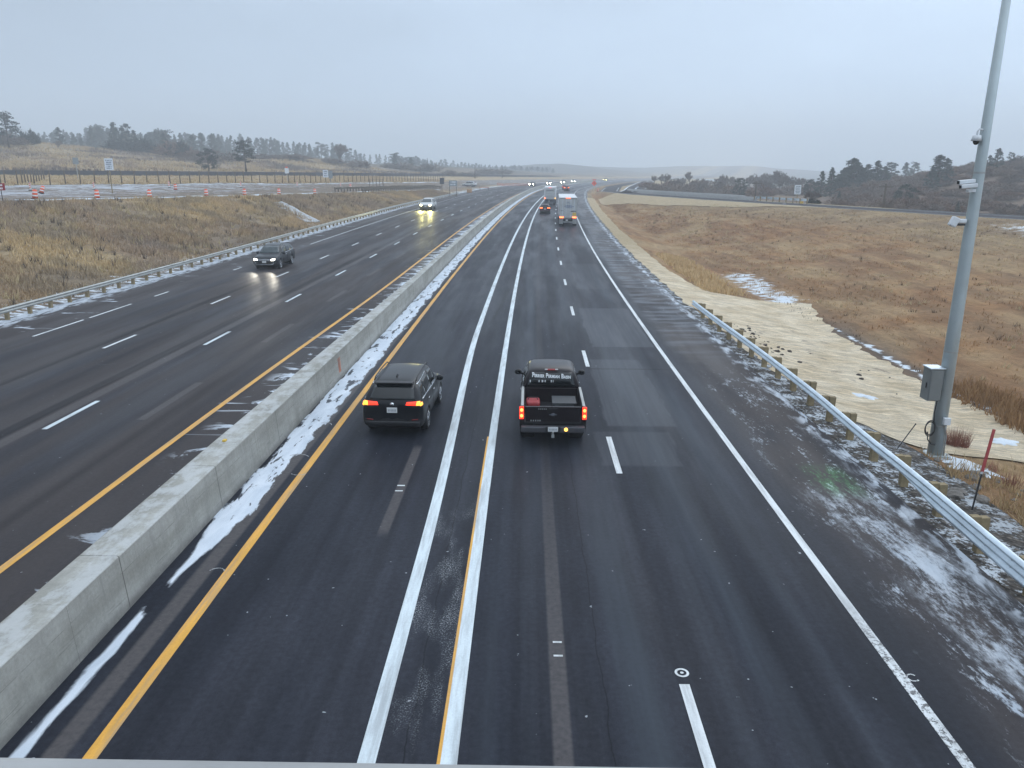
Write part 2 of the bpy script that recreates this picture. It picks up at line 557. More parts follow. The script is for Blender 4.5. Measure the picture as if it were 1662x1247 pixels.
# ------------------------------------------------------------------ concrete
t = T('barrier_concrete')
a, b, _ = t.sep(t.uv())
ob = t.obj()
v = t.vec(a, b)
big = t.noise(t.vec(t.mul(a, 1.3), t.mul(b, .22)), 1., 5, .6)
drip = t.noise(t.vec(t.mul(a, .5), t.mul(b, 2.6)), 1., 5, .6)
fin = t.noise(ob, 14., 6, .7)
c = t.mix(t.ss(big, .35, .65), (.27, .265, .235), (.37, .365, .335))
c = t.gain(c, t.lin(fin, .3, .7, .88, 1.12))
c = t.gain(c, t.lin(drip, .3, .7, .86, 1.1))
jt = t.ma('FRACT', t.mul(t.add(b, .9), 1 / 4.6))
joint = t.band(jt, .0005, .006, .0015)
seam = t.mul(t.band(t.add(a, t.mul(t.sub(big, .5), .03)), .76, .772, .006), t.ss(drip, .4, .55))
jt2 = t.ma('FRACT', t.mul(t.add(b, 2.6), 1 / 4.6))
hair = t.mul(t.band(t.add(jt2, t.mul(t.sub(fin, .5), .012)), .001, .0035, .001), .5)
c = t.mix(t.mx(t.mx(t.mul(joint, .75), hair), t.mul(seam, .45)), c, (.07, .066, .06))
scuf = t.mul(t.band(a, .10, .55, .12), t.ss(t.noise(t.vec(t.mul(a, 9.), t.mul(b, .5)), 1., 5, .7), .56, .68, 0., .55))
c = t.mix(scuf, c, (.13, .125, .115))
dirtb = t.mul(t.ss(a, .28, .02), t.ss(t.noise(t.vec(t.mul(a, 2.), t.mul(b, 1.3)), 1., 5, .7), .3, .6, .3, .8))
c = t.mix(dirtb, c, (.12, .115, .11))
run = t.mul(t.band(a, .3, 1.07, .1), t.ss(t.noise(t.vec(t.mul(a, .25), t.mul(b, 5.)), 1., 4, .6), .60, .72, 0., .4))
c = t.mix(run, c, (.16, .155, .14))
top = t.band(a, 1.1, 1.82, .02)
c = t.mix(t.mul(t.mul(top, .6), t.ss(t.noise(t.vec(t.mul(a, 2.), t.mul(b, 1.2)), 1., 5, .7), .42, .6)), c, (.50, .515, .52))
M['barrier'] = t.bsdf(c, .85, 0, .3, t.bump(t.sub(t.add(fin, big), t.mul(joint, 2.)), .35, .012))
M['concrete'] = plain('concrete', (.34, .34, .335), .85, var=.15, sc=2.5)
M['chute'] = plain('pale_chute', (.42, .44, .46), .9, var=.15, sc=2.)
M['snowy'] = plain('snow_crust', (.56, .61, .66), .9, var=.1, sc=3)

# ------------------------------------------------------------------ ground: tint painted per vertex, fine blades and clods in the shader
t = T('ground')
tint = t.attr('tint')
o = t.obj()
n1 = t.noise(t.scale(o, (1, 1, 1)), 1.6, 7, .68)
n2 = t.noise(o, 7., 5, .7)
c = t.gain(tint, t.lin(n1, .3, .7, .80, 1.20))
c = t.gain(c, t.lin(n2, .3, .7, .84, 1.16))
n4 = t.noise(t.scale(o, (1.4, .22, 1.4)), 1., 6, .7, .3)
c = t.gain(c, t.lin(n4, .3, .7, .72, 1.25))
sn = t.attr('snow', 'Fac')
n3 = t.noise(t.scale(o, (.7, 1.6, 1)), 1., 6, .7, .5)
sm = t.ss(t.add(t.add(t.mul(n1, .35), t.mul(n3, .45)), t.mul(sn, .75)), .78, .86)
c = t.mix(sm, c, (.62, .67, .72))
M['ground'] = t.bsdf(c, .95, 0, .15, t.bump(t.add(n1, t.mul(n2, .6)), .6, .15))

t = T('straw')
u, y, _ = t.sep(t.uv())
fib = t.noise(t.vec(t.mul(u, 1.3), t.mul(y, 9.)), 1., 5, .65)
fib2 = t.noise(t.vec(t.mul(u, 6.), t.mul(y, 30.)), 1., 4, .65)
bl = t.noise(t.vec(u, y), .5, 5, .6)
fold = t.noise(t.vec(t.mul(u, .5), t.mul(y, 2.2)), 1., 4, .6)
c = t.mix(t.ss(bl, .35, .65), (.74, .60, .41), (.89, .76, .57))
c = t.gain(c, t.lin(fib, .3, .7, .62, 1.28))
c = t.gain(c, t.lin(fib2, .3, .7, .78, 1.18))
c = t.gain(c, t.lin(fold, .32, .68, .80, 1.16))
soil = t.mul(t.band(y, 30., 46., 4.), t.ss(t.noise(t.vec(t.mul(u, .8), t.mul(y, .7)), 1., 6, .7), .56, .68, 0., .75))
c = t.mix(soil, c, (.30, .235, .185))
sno = t.ss(t.noise(t.vec(t.mul(u, .6), t.mul(y, 1.5)), 1., 6, .7), .69, .72)
c = t.mix(t.mul(sno, .8), c, (.6, .64, .68))
c = t.mix(t.ss(y, 55, 100, 0., .85), c, t.gain((.43, .335, .205), t.lin(fib, .3, .7, .75, 1.2)))
M['straw'] = t.bsdf(c, .95, 0, .1, t.bump(t.add(t.add(fib, fib2), t.mul(fold, 2.)), 1., .12))

t = T('gravel_verge')
u, y, _ = t.sep(t.uv())
v = t.vec(u, y)
vo = t.voro(v, 7.)
n1 = t.noise(v, 1.3, 6, .7)
c = t.mix(t.ss(t.noise(v, 5., 3), .35, .65), (.060, .052, .046), (.155, .135, .115))
c = t.gain(c, t.lin(vo, 0., .6, 1.25, .45))
sn = t.ss(t.add(t.mul(n1, .6), t.mul(t.noise(v, 9., 4, .7), .4)), .495, .56)
sn = t.mul(sn, t.ss(u, 9.3, 12.5, .85, .5))
c = t.mix(sn, c, (.58, .63, .68))
M['verge'] = t.bsdf(c, .92, 0, .2, t.bump(t.add(t.mul(vo, -1.), n1), .8, .07))

t = T('slushy_gravel')
o = t.obj()
n1 = t.noise(t.scale(o, (.10, .55, 1)), 1., 6, .66, .6)
n2 = t.noise(o, 1.2, 6, .7)
c = t.mix(t.ss(n2, .35, .65), (.105, .088, .078), (.25, .195, .14))
xx, yy, _ = t.sep(o)
cold = t.ss(xx, -70, -35, .09, -.02)
c = t.mix(t.mul(t.ss(t.add(t.add(t.mul(n1, .7), t.mul(n2, .3)), cold), .555, .635), .7), c, (.50, .54, .60))
M['slush'] = t.bsdf(c, .95, 0, .08, t.bump(n2, .6, .1))
M['old_road'] = plain('old_road', (.028, .029, .034), 1., 0, .0, var=.2, sc=.3)

# ------------------------------------------------------------------ objects
M['galv'] = plain('galvanized_steel', (.68, .77, .84), .36, .75, .5, var=.14, sc=2.5)
M['galv_old'] = plain('weathered_steel', (.36, .37, .36), .5, .55, .5, var=.22, sc=1.5)
M['pole_steel'] = plain('pole_steel', (.40, .45, .46), .5, .45, .5, var=.10, sc=1.2)
M['rust_rail'] = plain('rusted_rail', (.11, .088, .062), .8, .0, .3, var=.2, sc=1.)
M['bolt'] = plain('bolt_steel', (.62, .65, .67), .3, .9)
M['wood'] = plain('timber_post', (.25, .195, .11), .9, var=.3, sc=5., bump=.01)
M['wood_dark'] = plain('dark_timber', (.085, .065, .05), .9, var=.3, sc=5.)
M['fence_wood'] = plain('fence_post', (.105, .08, .055), .9, var=.25, sc=2.)
M['wire'] = plain('fence_wire', (.16, .15, .14), .6, .4)
M['tan_brush'] = plain('tan_brush', (.21, .15, .10), .95, var=.3, sc=2)
M['rubber'] = plain('rubber', (.012, .012, .013), .8, var=.2)
M['trim'] = plain('black_trim', (.014, .014, .016), .5, var=.2)
M['under'] = plain('underside', (.006, .006, .007), .9, var=.2)
M['chrome'] = plain('chrome', (.72, .74, .76), .12, 1., .5, var=.05)
M['alloy'] = plain('alloy', (.55, .57, .6), .25, .9, var=.08)


def carpaint(name, col, rough=.28, flake=.04):
    t = T(name)
    o = t.obj()
    dirt = t.noise(o, 2.2, 6, .7)
    _, _, z = t.sep(o)
    low = t.ss(z, .9, .3)
    k = t.mul(t.add(t.mul(low, .30), .035), t.ss(dirt, .4, .68))
    c = t.mix(k, col, (.11, .10, .095))
    return t.bsdf(c, t.add(rough, t.mul(k, .6)), 0., .22, None, coat=.10)


M['black_paint'] = carpaint('black_paint', (.006, .007, .010))
M['charcoal_paint'] = carpaint('charcoal_paint', (.014, .017, .023))
M['pickup_paint'] = carpaint('dark_plum_paint', (.011, .008, .010))
M['white_paint'] = carpaint('white_paint', (.62, .63, .63))
M['red_paint'] = carpaint('red_paint', (.16, .02, .02))
M['dark_red_paint'] = carpaint('dark_red_paint', (.05, .018, .022))
M['silver_paint'] = carpaint('silver_paint', (.33, .34, .36))
t = T('tinted_glass')
M['glass'] = t.bsdf((.007, .009, .010), .06, 0, .5, None)
t = T('windscreen_glass')
M['windscreen'] = t.bsdf((.03, .045, .05), .06, 0, .6, None)
M['tail_red'] = glow('tail_red', (1., .05, .02), 1.6, (.4, .02, .01))
M['tail_hot'] = glow('tail_hot', (1., .17, .04), 6.0, (.5, .05, .02))
M['tail_amber'] = glow('tail_amber', (1., .42, .05), 2.4, (.6, .2, .03))
M['lamp_off'] = plain('lamp_lens', (.25, .02, .02), .2)
M['head_white'] = glow('head_white', (1., .93, .80), 16., (.9, .9, .9))
M['head_far'] = glow('head_far', (1., .90, .68), 110., (.9, .9, .9))
M['head_yellow'] = glow('head_yellow', (1., .90, .42), 38., (.9, .9, .7))
M['amber_lamp'] = glow('amber_lamp', (1., .50, .08), 2.6, (.9, .5, .2))
M['bumper_grey'] = plain('bumper_grey', (.07, .07, .078), .4, .3)
M['plate'] = plain('plate', (.62, .63, .62), .5, var=.05)
M['plate_ink'] = plain('plate_ink', (.28, .30, .34), .6)
M['box_white'] = plain('trailer_white', (.62, .63, .65), .45, var=.08, sc=.8)
M['box_grey'] = plain('trailer_door', (.43, .44, .44), .5, var=.14, sc=.9)
M['letter_white'] = plain('letter_white', (.75, .77, .78), .6, var=.04)
M['letter_blue'] = plain('letter_blue', (.10, .15, .27), .6)
M['letter_dark'] = plain('letter_dark', (.06, .06, .07), .6)
M['red_cloth'] = plain('red_plastic', (.30, .02, .025), .5)
M['grey_tub'] = plain('grey_tub', (.045, .05, .055), .6)
M['pale_yellow'] = plain('pale_yellow', (.55, .5, .25), .5)
M['cabinet'] = plain('cabinet_grey', (.185, .195, .19), .55, .2, var=.10, sc=1.8)
M['cable'] = plain('black_cable', (.012, .012, .012), .6)
M['cam_white'] = plain('camera_white', (.62, .64, .66), .45, var=.06)
M['dome'] = plain('smoked_dome', (.01, .01, .012), .08)
M['orange'] = plain('orange_plastic', (.72, .11, .03), .55, var=.1)
M['orange_fade'] = plain('faded_orange', (.60, .16, .07), .65, var=.15)
M['stripe_white'] = plain('stripe_white', (.72, .73, .74), .5, var=.05)
M['sign_white'] = plain('sign_white', (.66, .69, .73), .5, var=.04)
M['sign_ink'] = plain('sign_ink', (.10, .13, .18), .6)
M['sign_back'] = plain('sign_back', (.25, .28, .30), .5, .5)
M['sign_dark'] = plain('dark_board', (.05, .055, .07), .6)
M['sign_red'] = plain('sign_red', (.28, .012, .025), .55)
M['sign_orange'] = plain('sign_orange', (.85, .10, .03), .55, var=.08)
M['sign_yellow'] = plain('sign_yellow', (.65, .42, .05), .55)
M['crate_brown'] = plain('tan_tarp', (.38, .20, .08), .85)
M['marker_red'] = plain('marker_red', (.34, .045, .045), .6, var=.15)
M['rock'] = plain('rock', (.15, .135, .12), .95, var=.35, sc=5, bump=.02)
M['clod'] = plain('dark_clod', (.055, .042, .034), .95, var=.3)
M['bark'] = plain('pine_bark', (.075, .055, .042), .95, var=.3, sc=3)
M['bark_grey'] = plain('grey_bark', (.12, .10, .09), .95, var=.3, sc=3)
M['roof_white'] = plain('snowy_roof', (.70, .73, .76), .8)
M['house_wall'] = plain('house_wall', (.30, .29, .28), .8)


def leafmat(name, c0, c1):
    t = T(name)
    a = t.attr('shade', 'Fac')
    c = t.mix(a, c0, c1)
    c = t.gain(c, t.lin(t.rnd(), 0., 1., .82, 1.2))
    return t.bsdf(c, .85, 0, .2, None)


M['needles'] = leafmat('pine_needles', (.009, .017, .014), (.032, .046, .034))
M['needles_far'] = leafmat('spruce_needles', (.022, .038, .034), (.055, .078, .064))
M['twigs'] = leafmat('bare_twigs', (.10, .075, .066), (.19, .15, .13))
M['twigs_purple'] = leafmat('scrub_twigs', (.11, .080, .066), (.215, .16, .125))
M['twigs_rust'] = leafmat('rusty_scrub', (.10, .058, .04), (.19, .115, .08))
t = T('grass_blades')
M['blades'] = t.bsdf(t.attr('tint'), .9, 0, .15, None)
M['red_stems'] = leafmat('red_stems', (.20, .08, .055), (.36, .17, .12))
# ------------------------------------------------------------------ object helpers
def link(o):
    COL.objects.link(o)
    return o


def tag(o, label=None, cat=None, group=None, kind=None):
    for k, v in (('label', label), ('category', cat), ('group', group), ('kind', kind)):
        if v:
            o[k] = v
    return o


def empty(name, loc, rz=0., label=None, cat=None, group=None):
    o = bpy.data.objects.new(name, None)
    o.location = loc
    o.rotation_euler = (0, 0, rz)
    o.empty_display_size = .2
    link(o)
    return tag(o, label, cat, group)


class MB:
    """collects shapes and links them as ONE mesh object"""

    def __init__(s):
        s.v, s.f, s.mi, s.uv = [], [], [], {}
        s.cur = 0

    def add(s, vs, fs):
        b = len(s.v)
        s.v.extend([tuple(p) for p in vs])
        for f in fs:
            s.f.append(tuple(i + b for i in f))
            s.mi.append(s.cur)
        return s

    def box(s, c, d, rz=0., tilt=None):
        hx, hy, hz = d[0] / 2, d[1] / 2, d[2] / 2
        vs = [Vector((x, y, z)) for x in (-hx, hx) for y in (-hy, hy) for z in (-hz, hz)]
        m = Matrix.Rotation(rz, 3, 'Z')
        if tilt is not None:
            m = m @ tilt
        vs = [m @ p + Vector(c) for p in vs]
        return s.add(vs, [(0, 1, 3, 2), (4, 6, 7, 5), (0, 4, 5, 1), (2, 3, 7, 6), (0, 2, 6, 4), (1, 5, 7, 3)])

    def cyl(s, p0, p1, r0, r1=None, n=12, caps=True):
        r1 = r0 if r1 is None else r1
        p0, p1 = Vector(p0), Vector(p1)
        d = (p1 - p0).normalized()
        a = d.orthogonal().normalized()
        b = d.cross(a)
        vs = []
        for p, r in ((p0, r0), (p1, r1)):
            for i in range(n):
                t = 2 * math.pi * i / n
                vs.append(p + (a * math.cos(t) + b * math.sin(t)) * r)
        fs = [(i, (i + 1) % n, n + (i + 1) % n, n + i) for i in range(n)]
        if caps:
            fs += [tuple(range(n - 1, -1, -1)), tuple(range(n, 2 * n))]
        return s.add(vs, fs)

    def tube(s, pts, r, n=8):
        pts = [Vector(p) for p in pts]
        rs = r if isinstance(r, (list, tuple)) else [r] * len(pts)
        vs, fs = [], []
        a = None
        for i, p in enumerate(pts):
            d = (pts[min(i + 1, len(pts) - 1)] - pts[max(i - 1, 0)]).normalized()
            a = d.orthogonal().normalized() if a is None else (a - d * a.dot(d)).normalized()
            b = d.cross(a)
            for k in range(n):
                t = 2 * math.pi * k / n
                vs.append(p + (a * math.cos(t) + b * math.sin(t)) * rs[i])
        for i in range(len(pts) - 1):
            for k in range(n):
                fs.append((i * n + k, i * n + (k + 1) % n, (i + 1) * n + (k + 1) % n, (i + 1) * n + k))
        fs += [tuple(range(n - 1, -1, -1)), tuple(range((len(pts) - 1) * n, len(pts) * n))]
        return s.add(vs, fs)

    def ball(s, c, r, n=10, m=7):
        rx, ry, rz = r if isinstance(r, (tuple, list)) else (r, r, r)
        vs = [(c[0], c[1], c[2] - rz)]
        for j in range(1, m):
            ph = math.pi * j / m - math.pi / 2
            for i in range(n):
                t = 2 * math.pi * i / n
                vs.append((c[0] + rx * math.cos(ph) * math.cos(t), c[1] + ry * math.cos(ph) * math.sin(t), c[2] + rz * math.sin(ph)))
        vs.append((c[0], c[1], c[2] + rz))
        fs = [(0, 1 + (i + 1) % n, 1 + i) for i in range(n)]
        for j in range(m - 2):
            for i in range(n):
                fs.append((1 + j * n + i, 1 + j * n + (i + 1) % n, 1 + (j + 1) * n + (i + 1) % n, 1 + (j + 1) * n + i))
        L = len(vs) - 1
        fs += [(L, 1 + (m - 2) * n + i, 1 + (m - 2) * n + (i + 1) % n) for i in range(n)]
        return s.add(vs, fs)

    def prism(s, poly, y0, y1):
        """polygon of (x, z), extruded along y"""
        n = len(poly)
        vs = [(x, y0, z) for x, z in poly] + [(x, y1, z) for x, z in poly]
        fs = [tuple(range(n)), tuple(range(2 * n - 1, n - 1, -1))] + [(i, n + i, n + (i + 1) % n, (i + 1) % n) for i in range(n)]
        return s.add(vs, fs)

    def mesh(s, name, mats, smooth=False):
        me = bpy.data.meshes.new(name)
        me.from_pydata(s.v, [], s.f)
        for m in (mats if isinstance(mats, (list, tuple)) else [mats]):
            me.materials.append(m)
        if len(me.materials) > 1:
            me.polygons.foreach_set('material_index', s.mi)
        if smooth:
            me.polygons.foreach_set('use_smooth', [True] * len(me.polygons))
        me.update()
        return me

    def build(s, name, mats, parent=None, smooth=False, bevel=0., angle=None):
        me = s.mesh(name, mats, smooth)
        bm = bmesh.new()
        bm.from_mesh(me)
        bmesh.ops.recalc_face_normals(bm, faces=bm.faces)
        bm.to_mesh(me)
        bm.free()
        o = link(bpy.data.objects.new(name, me))
        if parent:
            o.parent = parent
        if bevel:
            b = o.modifiers.new('bevel', 'BEVEL')
            b.width = bevel
            b.segments = 2
            b.limit_method = 'ANGLE'
            b.angle_limit = R(40)
        return o


def grid_mesh(name, P, mat, uv=None, cols=None, closed=False, smooth=True, parent=None):
    """P: array (rows, columns, 3)"""
    r, c, _ = P.shape
    me = bpy.data.meshes.new(name)
    idx = np.arange(r * c).reshape(r, c)
    q = np.stack([idx[:-1, :-1], idx[:-1, 1:], idx[1:, 1:], idx[1:, :-1]], -1).reshape(-1, 4)
    me.vertices.add(r * c)
    me.vertices.foreach_set('co', P.reshape(-1).astype(np.float32))
    me.loops.add(q.size)
    me.loops.foreach_set('vertex_index', q.reshape(-1).astype(np.int32))
    me.polygons.add(len(q))
    me.polygons.foreach_set('loop_start', np.arange(0, q.size, 4, dtype=np.int32))
    me.polygons.foreach_set('loop_total', np.full(len(q), 4, dtype=np.int32))
    if smooth:
        me.polygons.foreach_set('use_smooth', np.ones(len(q), bool))
    me.update(calc_edges=True)
    me.validate()
    if uv is not None:
        l = me.uv_layers.new(name='UVMap')
        l.data.foreach_set('uv', uv.reshape(-1, 2)[q.reshape(-1)].reshape(-1).astype(np.float32))
    for k, a in (cols or {}).items():
        if a.ndim == 3:
            at = me.attributes.new(k, 'FLOAT_COLOR', 'POINT')
            at.data.foreach_set('color', np.concatenate([a, np.ones((*a.shape[:2], 1))], -1).reshape(-1).astype(np.float32))
        else:
            at = me.attributes.new(k, 'FLOAT', 'POINT')
            at.data.foreach_set('value', a.reshape(-1).astype(np.float32))
    me.materials.append(mat)
    o = link(bpy.data.objects.new(name, me))
    if parent:
        o.parent = parent
    return o


def rows(y0, y1, d0=.7, k=.014):
    v = [y0]
    while v[-1] < y1:
        v.append(v[-1] + max(d0, abs(v[-1]) * k))
    v[-1] = y1
    return np.array(v)


def ribbon(name, prof, Y, mat, lift=0., uvx=None, parent=None):
    """extrude a closed/open profile [(u, z)] along the road; prof may be a function of Y"""
    P, UV = [], []
    for yy in Y:
        pr = prof(yy) if callable(prof) else prof
        P.append([(u + float(cx(yy)), yy, z + float(g(yy)) + lift) for u, z in pr])
        L = [0.]
        for (a, b), (c, d) in zip(pr[:-1], pr[1:]):
            L.append(L[-1] + math.hypot(c - a, d - b))
        UV.append([((u if uvx is None else l), yy) for (u, _), l in zip(pr, L)])
    return grid_mesh(name, np.array(P), mat, np.array(UV), parent=parent)


# ------------------------------------------------------------------ the ground
YR = np.concatenate([rows(-25, 200, .75, .012)[:-1], rows(200, 3400, 2, .016)])
NSUB = [26, 3, 30, 34, 34, 2, 6, 6, 22, 60, 4, 40]
XX, ZZ = [], []
FX, FZ = feature_lines(YR)
Xc = []
for i, nn in enumerate(NSUB):
    a, b = FX[i], FX[i + 1]
    for k in range(nn):
        tt = k / nn
        if i == 0:
            tt = 1 - (1 - tt) ** 2.2
        if i == 11:
            tt = tt ** 2.2
        Xc.append(a + (b - a) * tt)
Xc.append(FX[-1])
GX = np.stack(Xc, 1)
GY = np.repeat(YR[:, None], GX.shape[1], 1)
GZ = ground_z(GX.reshape(-1), GY.reshape(-1)).reshape(GX.shape)
SEG = np.concatenate([np.full(nn, i) for i, nn in enumerate(NSUB)] + [[11]])[None, :].repeat(len(YR), 0)


def tint_at(X, Y, seg):
    """what grows or lies where: colour of the ground itself"""
    U = X - cx(Y)
    A = np.array
    n1 = fbm(X, Y, 16, 4, 21)[..., None]
    n2 = fbm(X, Y, 3.0, 4, 31)[..., None]
    n3 = fbm(X + .6 * Y, Y * .3, 9, 4, 41)[..., None]
    k1 = ss(n1, .38, .62)
    k2 = ss(n2, .35, .65)
    k3 = ss(n3, .45, .65)
    tan = A([.315, .23, .125]) * (1 - k1) + A([.22, .155, .092]) * k1
    bankl = tan * (1 - k2 * .55) + A([.15, .125, .095]) * k2 * .55
    bankl = bankl * (1 - .35 * k3) + A([.19, .145, .125]) * .35 * k3
    field = A([.345, .255, .145]) * (1 - k3) + A([.225, .16, .11]) * k3
    field = field * (1 - .3 * k2) + A([.25, .205, .145]) * .3 * k2
    brush = A([.095, .072, .062]) * (1 - k2) + A([.14, .105, .08]) * k2
    reds = A([.255, .142, .066]) * (1 - k1) + A([.285, .182, .092]) * k1
    reds = reds * (1 - k2 * .45) + A([.35, .265, .155]) * k2 * .45
    k4 = ss(fbm(U * 2.2, Y * .35, 3.0, 4, 61)[..., None], .46, .60)
    reds = reds * (1 - .6 * k4) + A([.165, .088, .045]) * .6 * k4
    upper = A([.285, .205, .115]) * (1 - k2) + A([.205, .142, .084]) * k2
    xr = tab(Y, XR)
    tr = ((X - tab(Y, UD) - cx(Y)) / np.maximum(xr - tab(Y, UD) - cx(Y), 1))[..., None]
    tr = tr + (n1 - .5) * .5
    slope = reds * (1 - ss(tr, .35, .85)) + upper * ss(tr, .35, .85)
    rback = A([.135, .098, .074]) * (1 - k3) + A([.185, .135, .09]) * k3
    d = ((X - xr - 8) / 40)[..., None]
    rb = A([.34, .26, .15]) * (1 - ss(d, .2, .8)) + rback * ss(d, .2, .8)
    col = np.where((seg <= 0)[..., None], field, bankl)
    az = (X / np.maximum(Y, 1))[..., None]
    hillb = ss(n1 + .25 * n2, .62, .74)
    col = np.where((seg <= 1)[..., None], field * (1 - hillb) + brush * hillb, col)
    col = np.where((seg == 2)[..., None], A([.38, .29, .165]) * (1 - k2 * .5) + A([.25, .165, .105]) * k2 * .5, col)
    col = np.where((seg == 3)[..., None], A([.16, .13, .105]) + 0 * col, col)
    col = np.where(((seg == 5) | (seg == 6))[..., None], A([.11, .095, .085]) + 0 * col, col)
    col = np.where((seg == 8)[..., None], slope, col)
    col = np.where((seg == 9)[..., None], slope, col)
    soil = (np.exp(-((U - tab(Y, UD) - 1.0) / 1.0) ** 2) * (1 - ss(Y, 46, 60)) * ((seg == 8) | (seg == 9)))[..., None] * (.4 + .6 * k2)
    col = col * (1 - soil) + A([.10, .082, .070]) * soil
    col = np.where((seg >= 10)[..., None], rb, col)
    far = ss(Y, 420, 640)[..., None]
    wood = A([.105, .088, .072]) * (1 - k1) + A([.07, .072, .06]) * k1
    off = ss(np.maximum(cx(Y) - 34 - X, X - cx(Y) - 40), 20, 120)[..., None]
    col = col * (1 - far * off) + wood * far * off
    return col


def snow_at(X, Y, seg):
    U = X - cx(Y)
    s = np.zeros_like(X)
    s = np.maximum(s, .55 * ((seg == 4) | (seg == 5)) * ss(U, -38, -30))
    s = np.maximum(s, .30 * (seg == 4))
    ditch = np.exp(-((U - tab(Y, UD) - 1.2) / 3.3) ** 2) * ss(Y, 52, 57) * (1 - ss(Y, 70, 80))
    s = np.maximum(s, ditch * .59)
    up = np.exp(-((U - 45 - .1 * Y) / 7) ** 2) * ss(Y, 40, 55) * (1 - ss(Y, 85, 110)) * .56
    s = np.maximum(s, up)
    s = np.maximum(s, .60 * ((seg == 8) | (seg == 9)) * np.exp(-((U - tab(Y, UD) - 1.1) / .8) ** 2) * (1 - ss(Y, 45, 60)))
    s = np.maximum(s, .5 * (seg == 3) * ss(Y, 60, 260))
    return s


grd = grid_mesh('ground', np.stack([GX, GY, GZ], -1), M['ground'],
                cols={'tint': tint_at(GX, GY, SEG), 'snow': snow_at(GX, GY, SEG)})
tag(grd, kind='structure')

# ------------------------------------------------------------------ road, markings
YD = rows(-14, 900, 1.2, .012)
UL = np.concatenate([np.linspace(-29.0, -8.0, 22), np.linspace(-7.5, 9.7, 20)])


def uedge(Y):
    return 9.55 - 0.0 * Y


P = np.stack([UL[None, :] + cx(YD)[:, None], np.repeat(YD[:, None], len(UL), 1), np.repeat(g(YD)[:, None], len(UL), 1)], -1)
UVd = np.stack([np.repeat(UL[None, :], len(YD), 0), P[..., 1]], -1)
tag(grid_mesh('road', P, M['asphalt'], UVd), kind='structure')


def stripe(name, uf, w_, y0, y1, mat, lift=.007, dashes=None):
    mb_v, mb_f, uvs = [], [], []
    runs = dashes or [(y0, y1)]
    for a, b in runs:
        ys = np.linspace(a, b, max(2, int((b - a) / max(1.2, .012 * a)) + 1))
        for i, yy in enumerate(ys):
            u0 = uf(yy) if callable(uf) else uf
            for sgn in (-.5, .5):
                uu = u0 + sgn * w_
                mb_v.append((uu + float(cx(yy)), yy, float(g(yy)) + lift))
                uvs.append((uu, yy))
            if i:
                n = len(mb_v)
                mb_f.append((n - 4, n - 3, n - 1, n - 2))
    me = bpy.data.meshes.new(name)
    me.from_pydata(mb_v, [], mb_f)
    l = me.uv_layers.new(name='UVMap')
    for lp in me.loops:
        l.data[lp.index].uv = uvs[lp.vertex_index]
    me.materials.append(mat)
    return tag(link(bpy.data.objects.new(name, me)), kind='structure')


stripe('edge_line', lambda Y: -6.06 - .002 * min(Y, 60), .21, -12, 420, M['yellow_line'])
stripe('edge_line', lambda Y: -10.85 + .5 * float(ss(Y, 20, 60)), .2, -12, 420, M['yellow_line'])
stripe('buffer_line', lambda Y: -2.16 + .5 * float(ss(Y, 50, 260)) - .45 * float(ss(Y, 14, 40)), .26, -12, 500, M['fresh_white'])
stripe('buffer_line', -1.0, .24, -12, 500, M['fresh_white'])
stripe('old_line', -1.145, .05, 6, 23, M['yellow_line'], .006)
stripe('edge_line', 6.3, .18, -12, 420, M['white_line'])
stripe('edge_line', -24.75, .14, 62, 420, M['white_line'], dashes=[(37.5, 42.0), (42.6, 47.3), (50.3, 52.3), (64, 65.8), (86, 420)])
D0 = 7.75
stripe('lane_line', 2.66, .17, 0, 0, M['white_line'], dashes=[(D0 + 12.25 * k, D0 + 12.25 * k + 3.1) for k in range(-1, 40)])
stripe('lane_line', -15.45, .18, 0, 0, M['fresh_white'], dashes=[(23.3 + 12.6 * k, 23.3 + 12.6 * k + 3.2) for k in range(-2, 36)])
stripe('lane_line', -19.85, .16, 0, 0, M['white_line'], dashes=[(35.0 + 12.5 * k, 35.0 + 12.5 * k + 3.1) for k in range(-3, 36)])
# scuffed ends of removed markings
stripe('old_line', .64, .16, 0, 0, M['white_line'], dashes=[(11.55, 11.6), (11.95, 12.0)])
stripe('old_line', -3.25, .2, 0, 0, M['white_line'], dashes=[(18.95, 19.02), (18.6, 18.66)])


def ring(u0, y0, r, w_, name, mat, seg=28, a0=0, a1=2 * math.pi, filled=0.):
    v, f = [], []
    z = float(g(y0)) + .008
    for i in range(seg + 1):
        a = a0 + (a1 - a0) * i / seg
        for q in (r - w_ / 2, r + w_ / 2):
            v.append((u0 + float(cx(y0)) + q * math.cos(a), y0 + q * math.sin(a), z))
        if i:
            n = len(v)
            f.append((n - 4, n - 3, n - 1, n - 2))
    if filled:
        b = len(v)
        for i in range(14):
            a = 2 * math.pi * i / 14
            v.append((u0 + float(cx(y0)) + filled * math.cos(a), y0 + filled * math.sin(a), z))
        f.append(tuple(range(b, b + 14)))
    me = bpy.data.meshes.new(name)
    me.from_pydata(v, [], f)
    l = me.uv_layers.new(name='UVMap')
    for lp in me.loops:
        p = me.vertices[lp.vertex_index].co
        l.data[lp.index].uv = (p.x, p.y)
    me.materials.append(mat)
    return tag(link(bpy.data.objects.new(name, me)), kind='structure')


ring(2.68, 11.15, .098, .042, 'survey_mark', M['white_line'], filled=.03)
ring(6.47, 11.1, .09, .03, 'survey_mark', M['white_line'], a0=.7, a1=5.6)
# finger-painted salt loops by the barrier
for (u0, y0, r, a0, a1) in ((-6.35, 14.3, .16, .2, 2.8), (-6.6, 20.9, .35, .5, 2.4), (-6.2, 19.9, .26, 3.8, 5.6),
                            (-6.6, 24.0, .24, 0., 2.2)):
    ring(u0, y0, r, .03, 'old_line', M['faint_white'], 18, a0, a1)

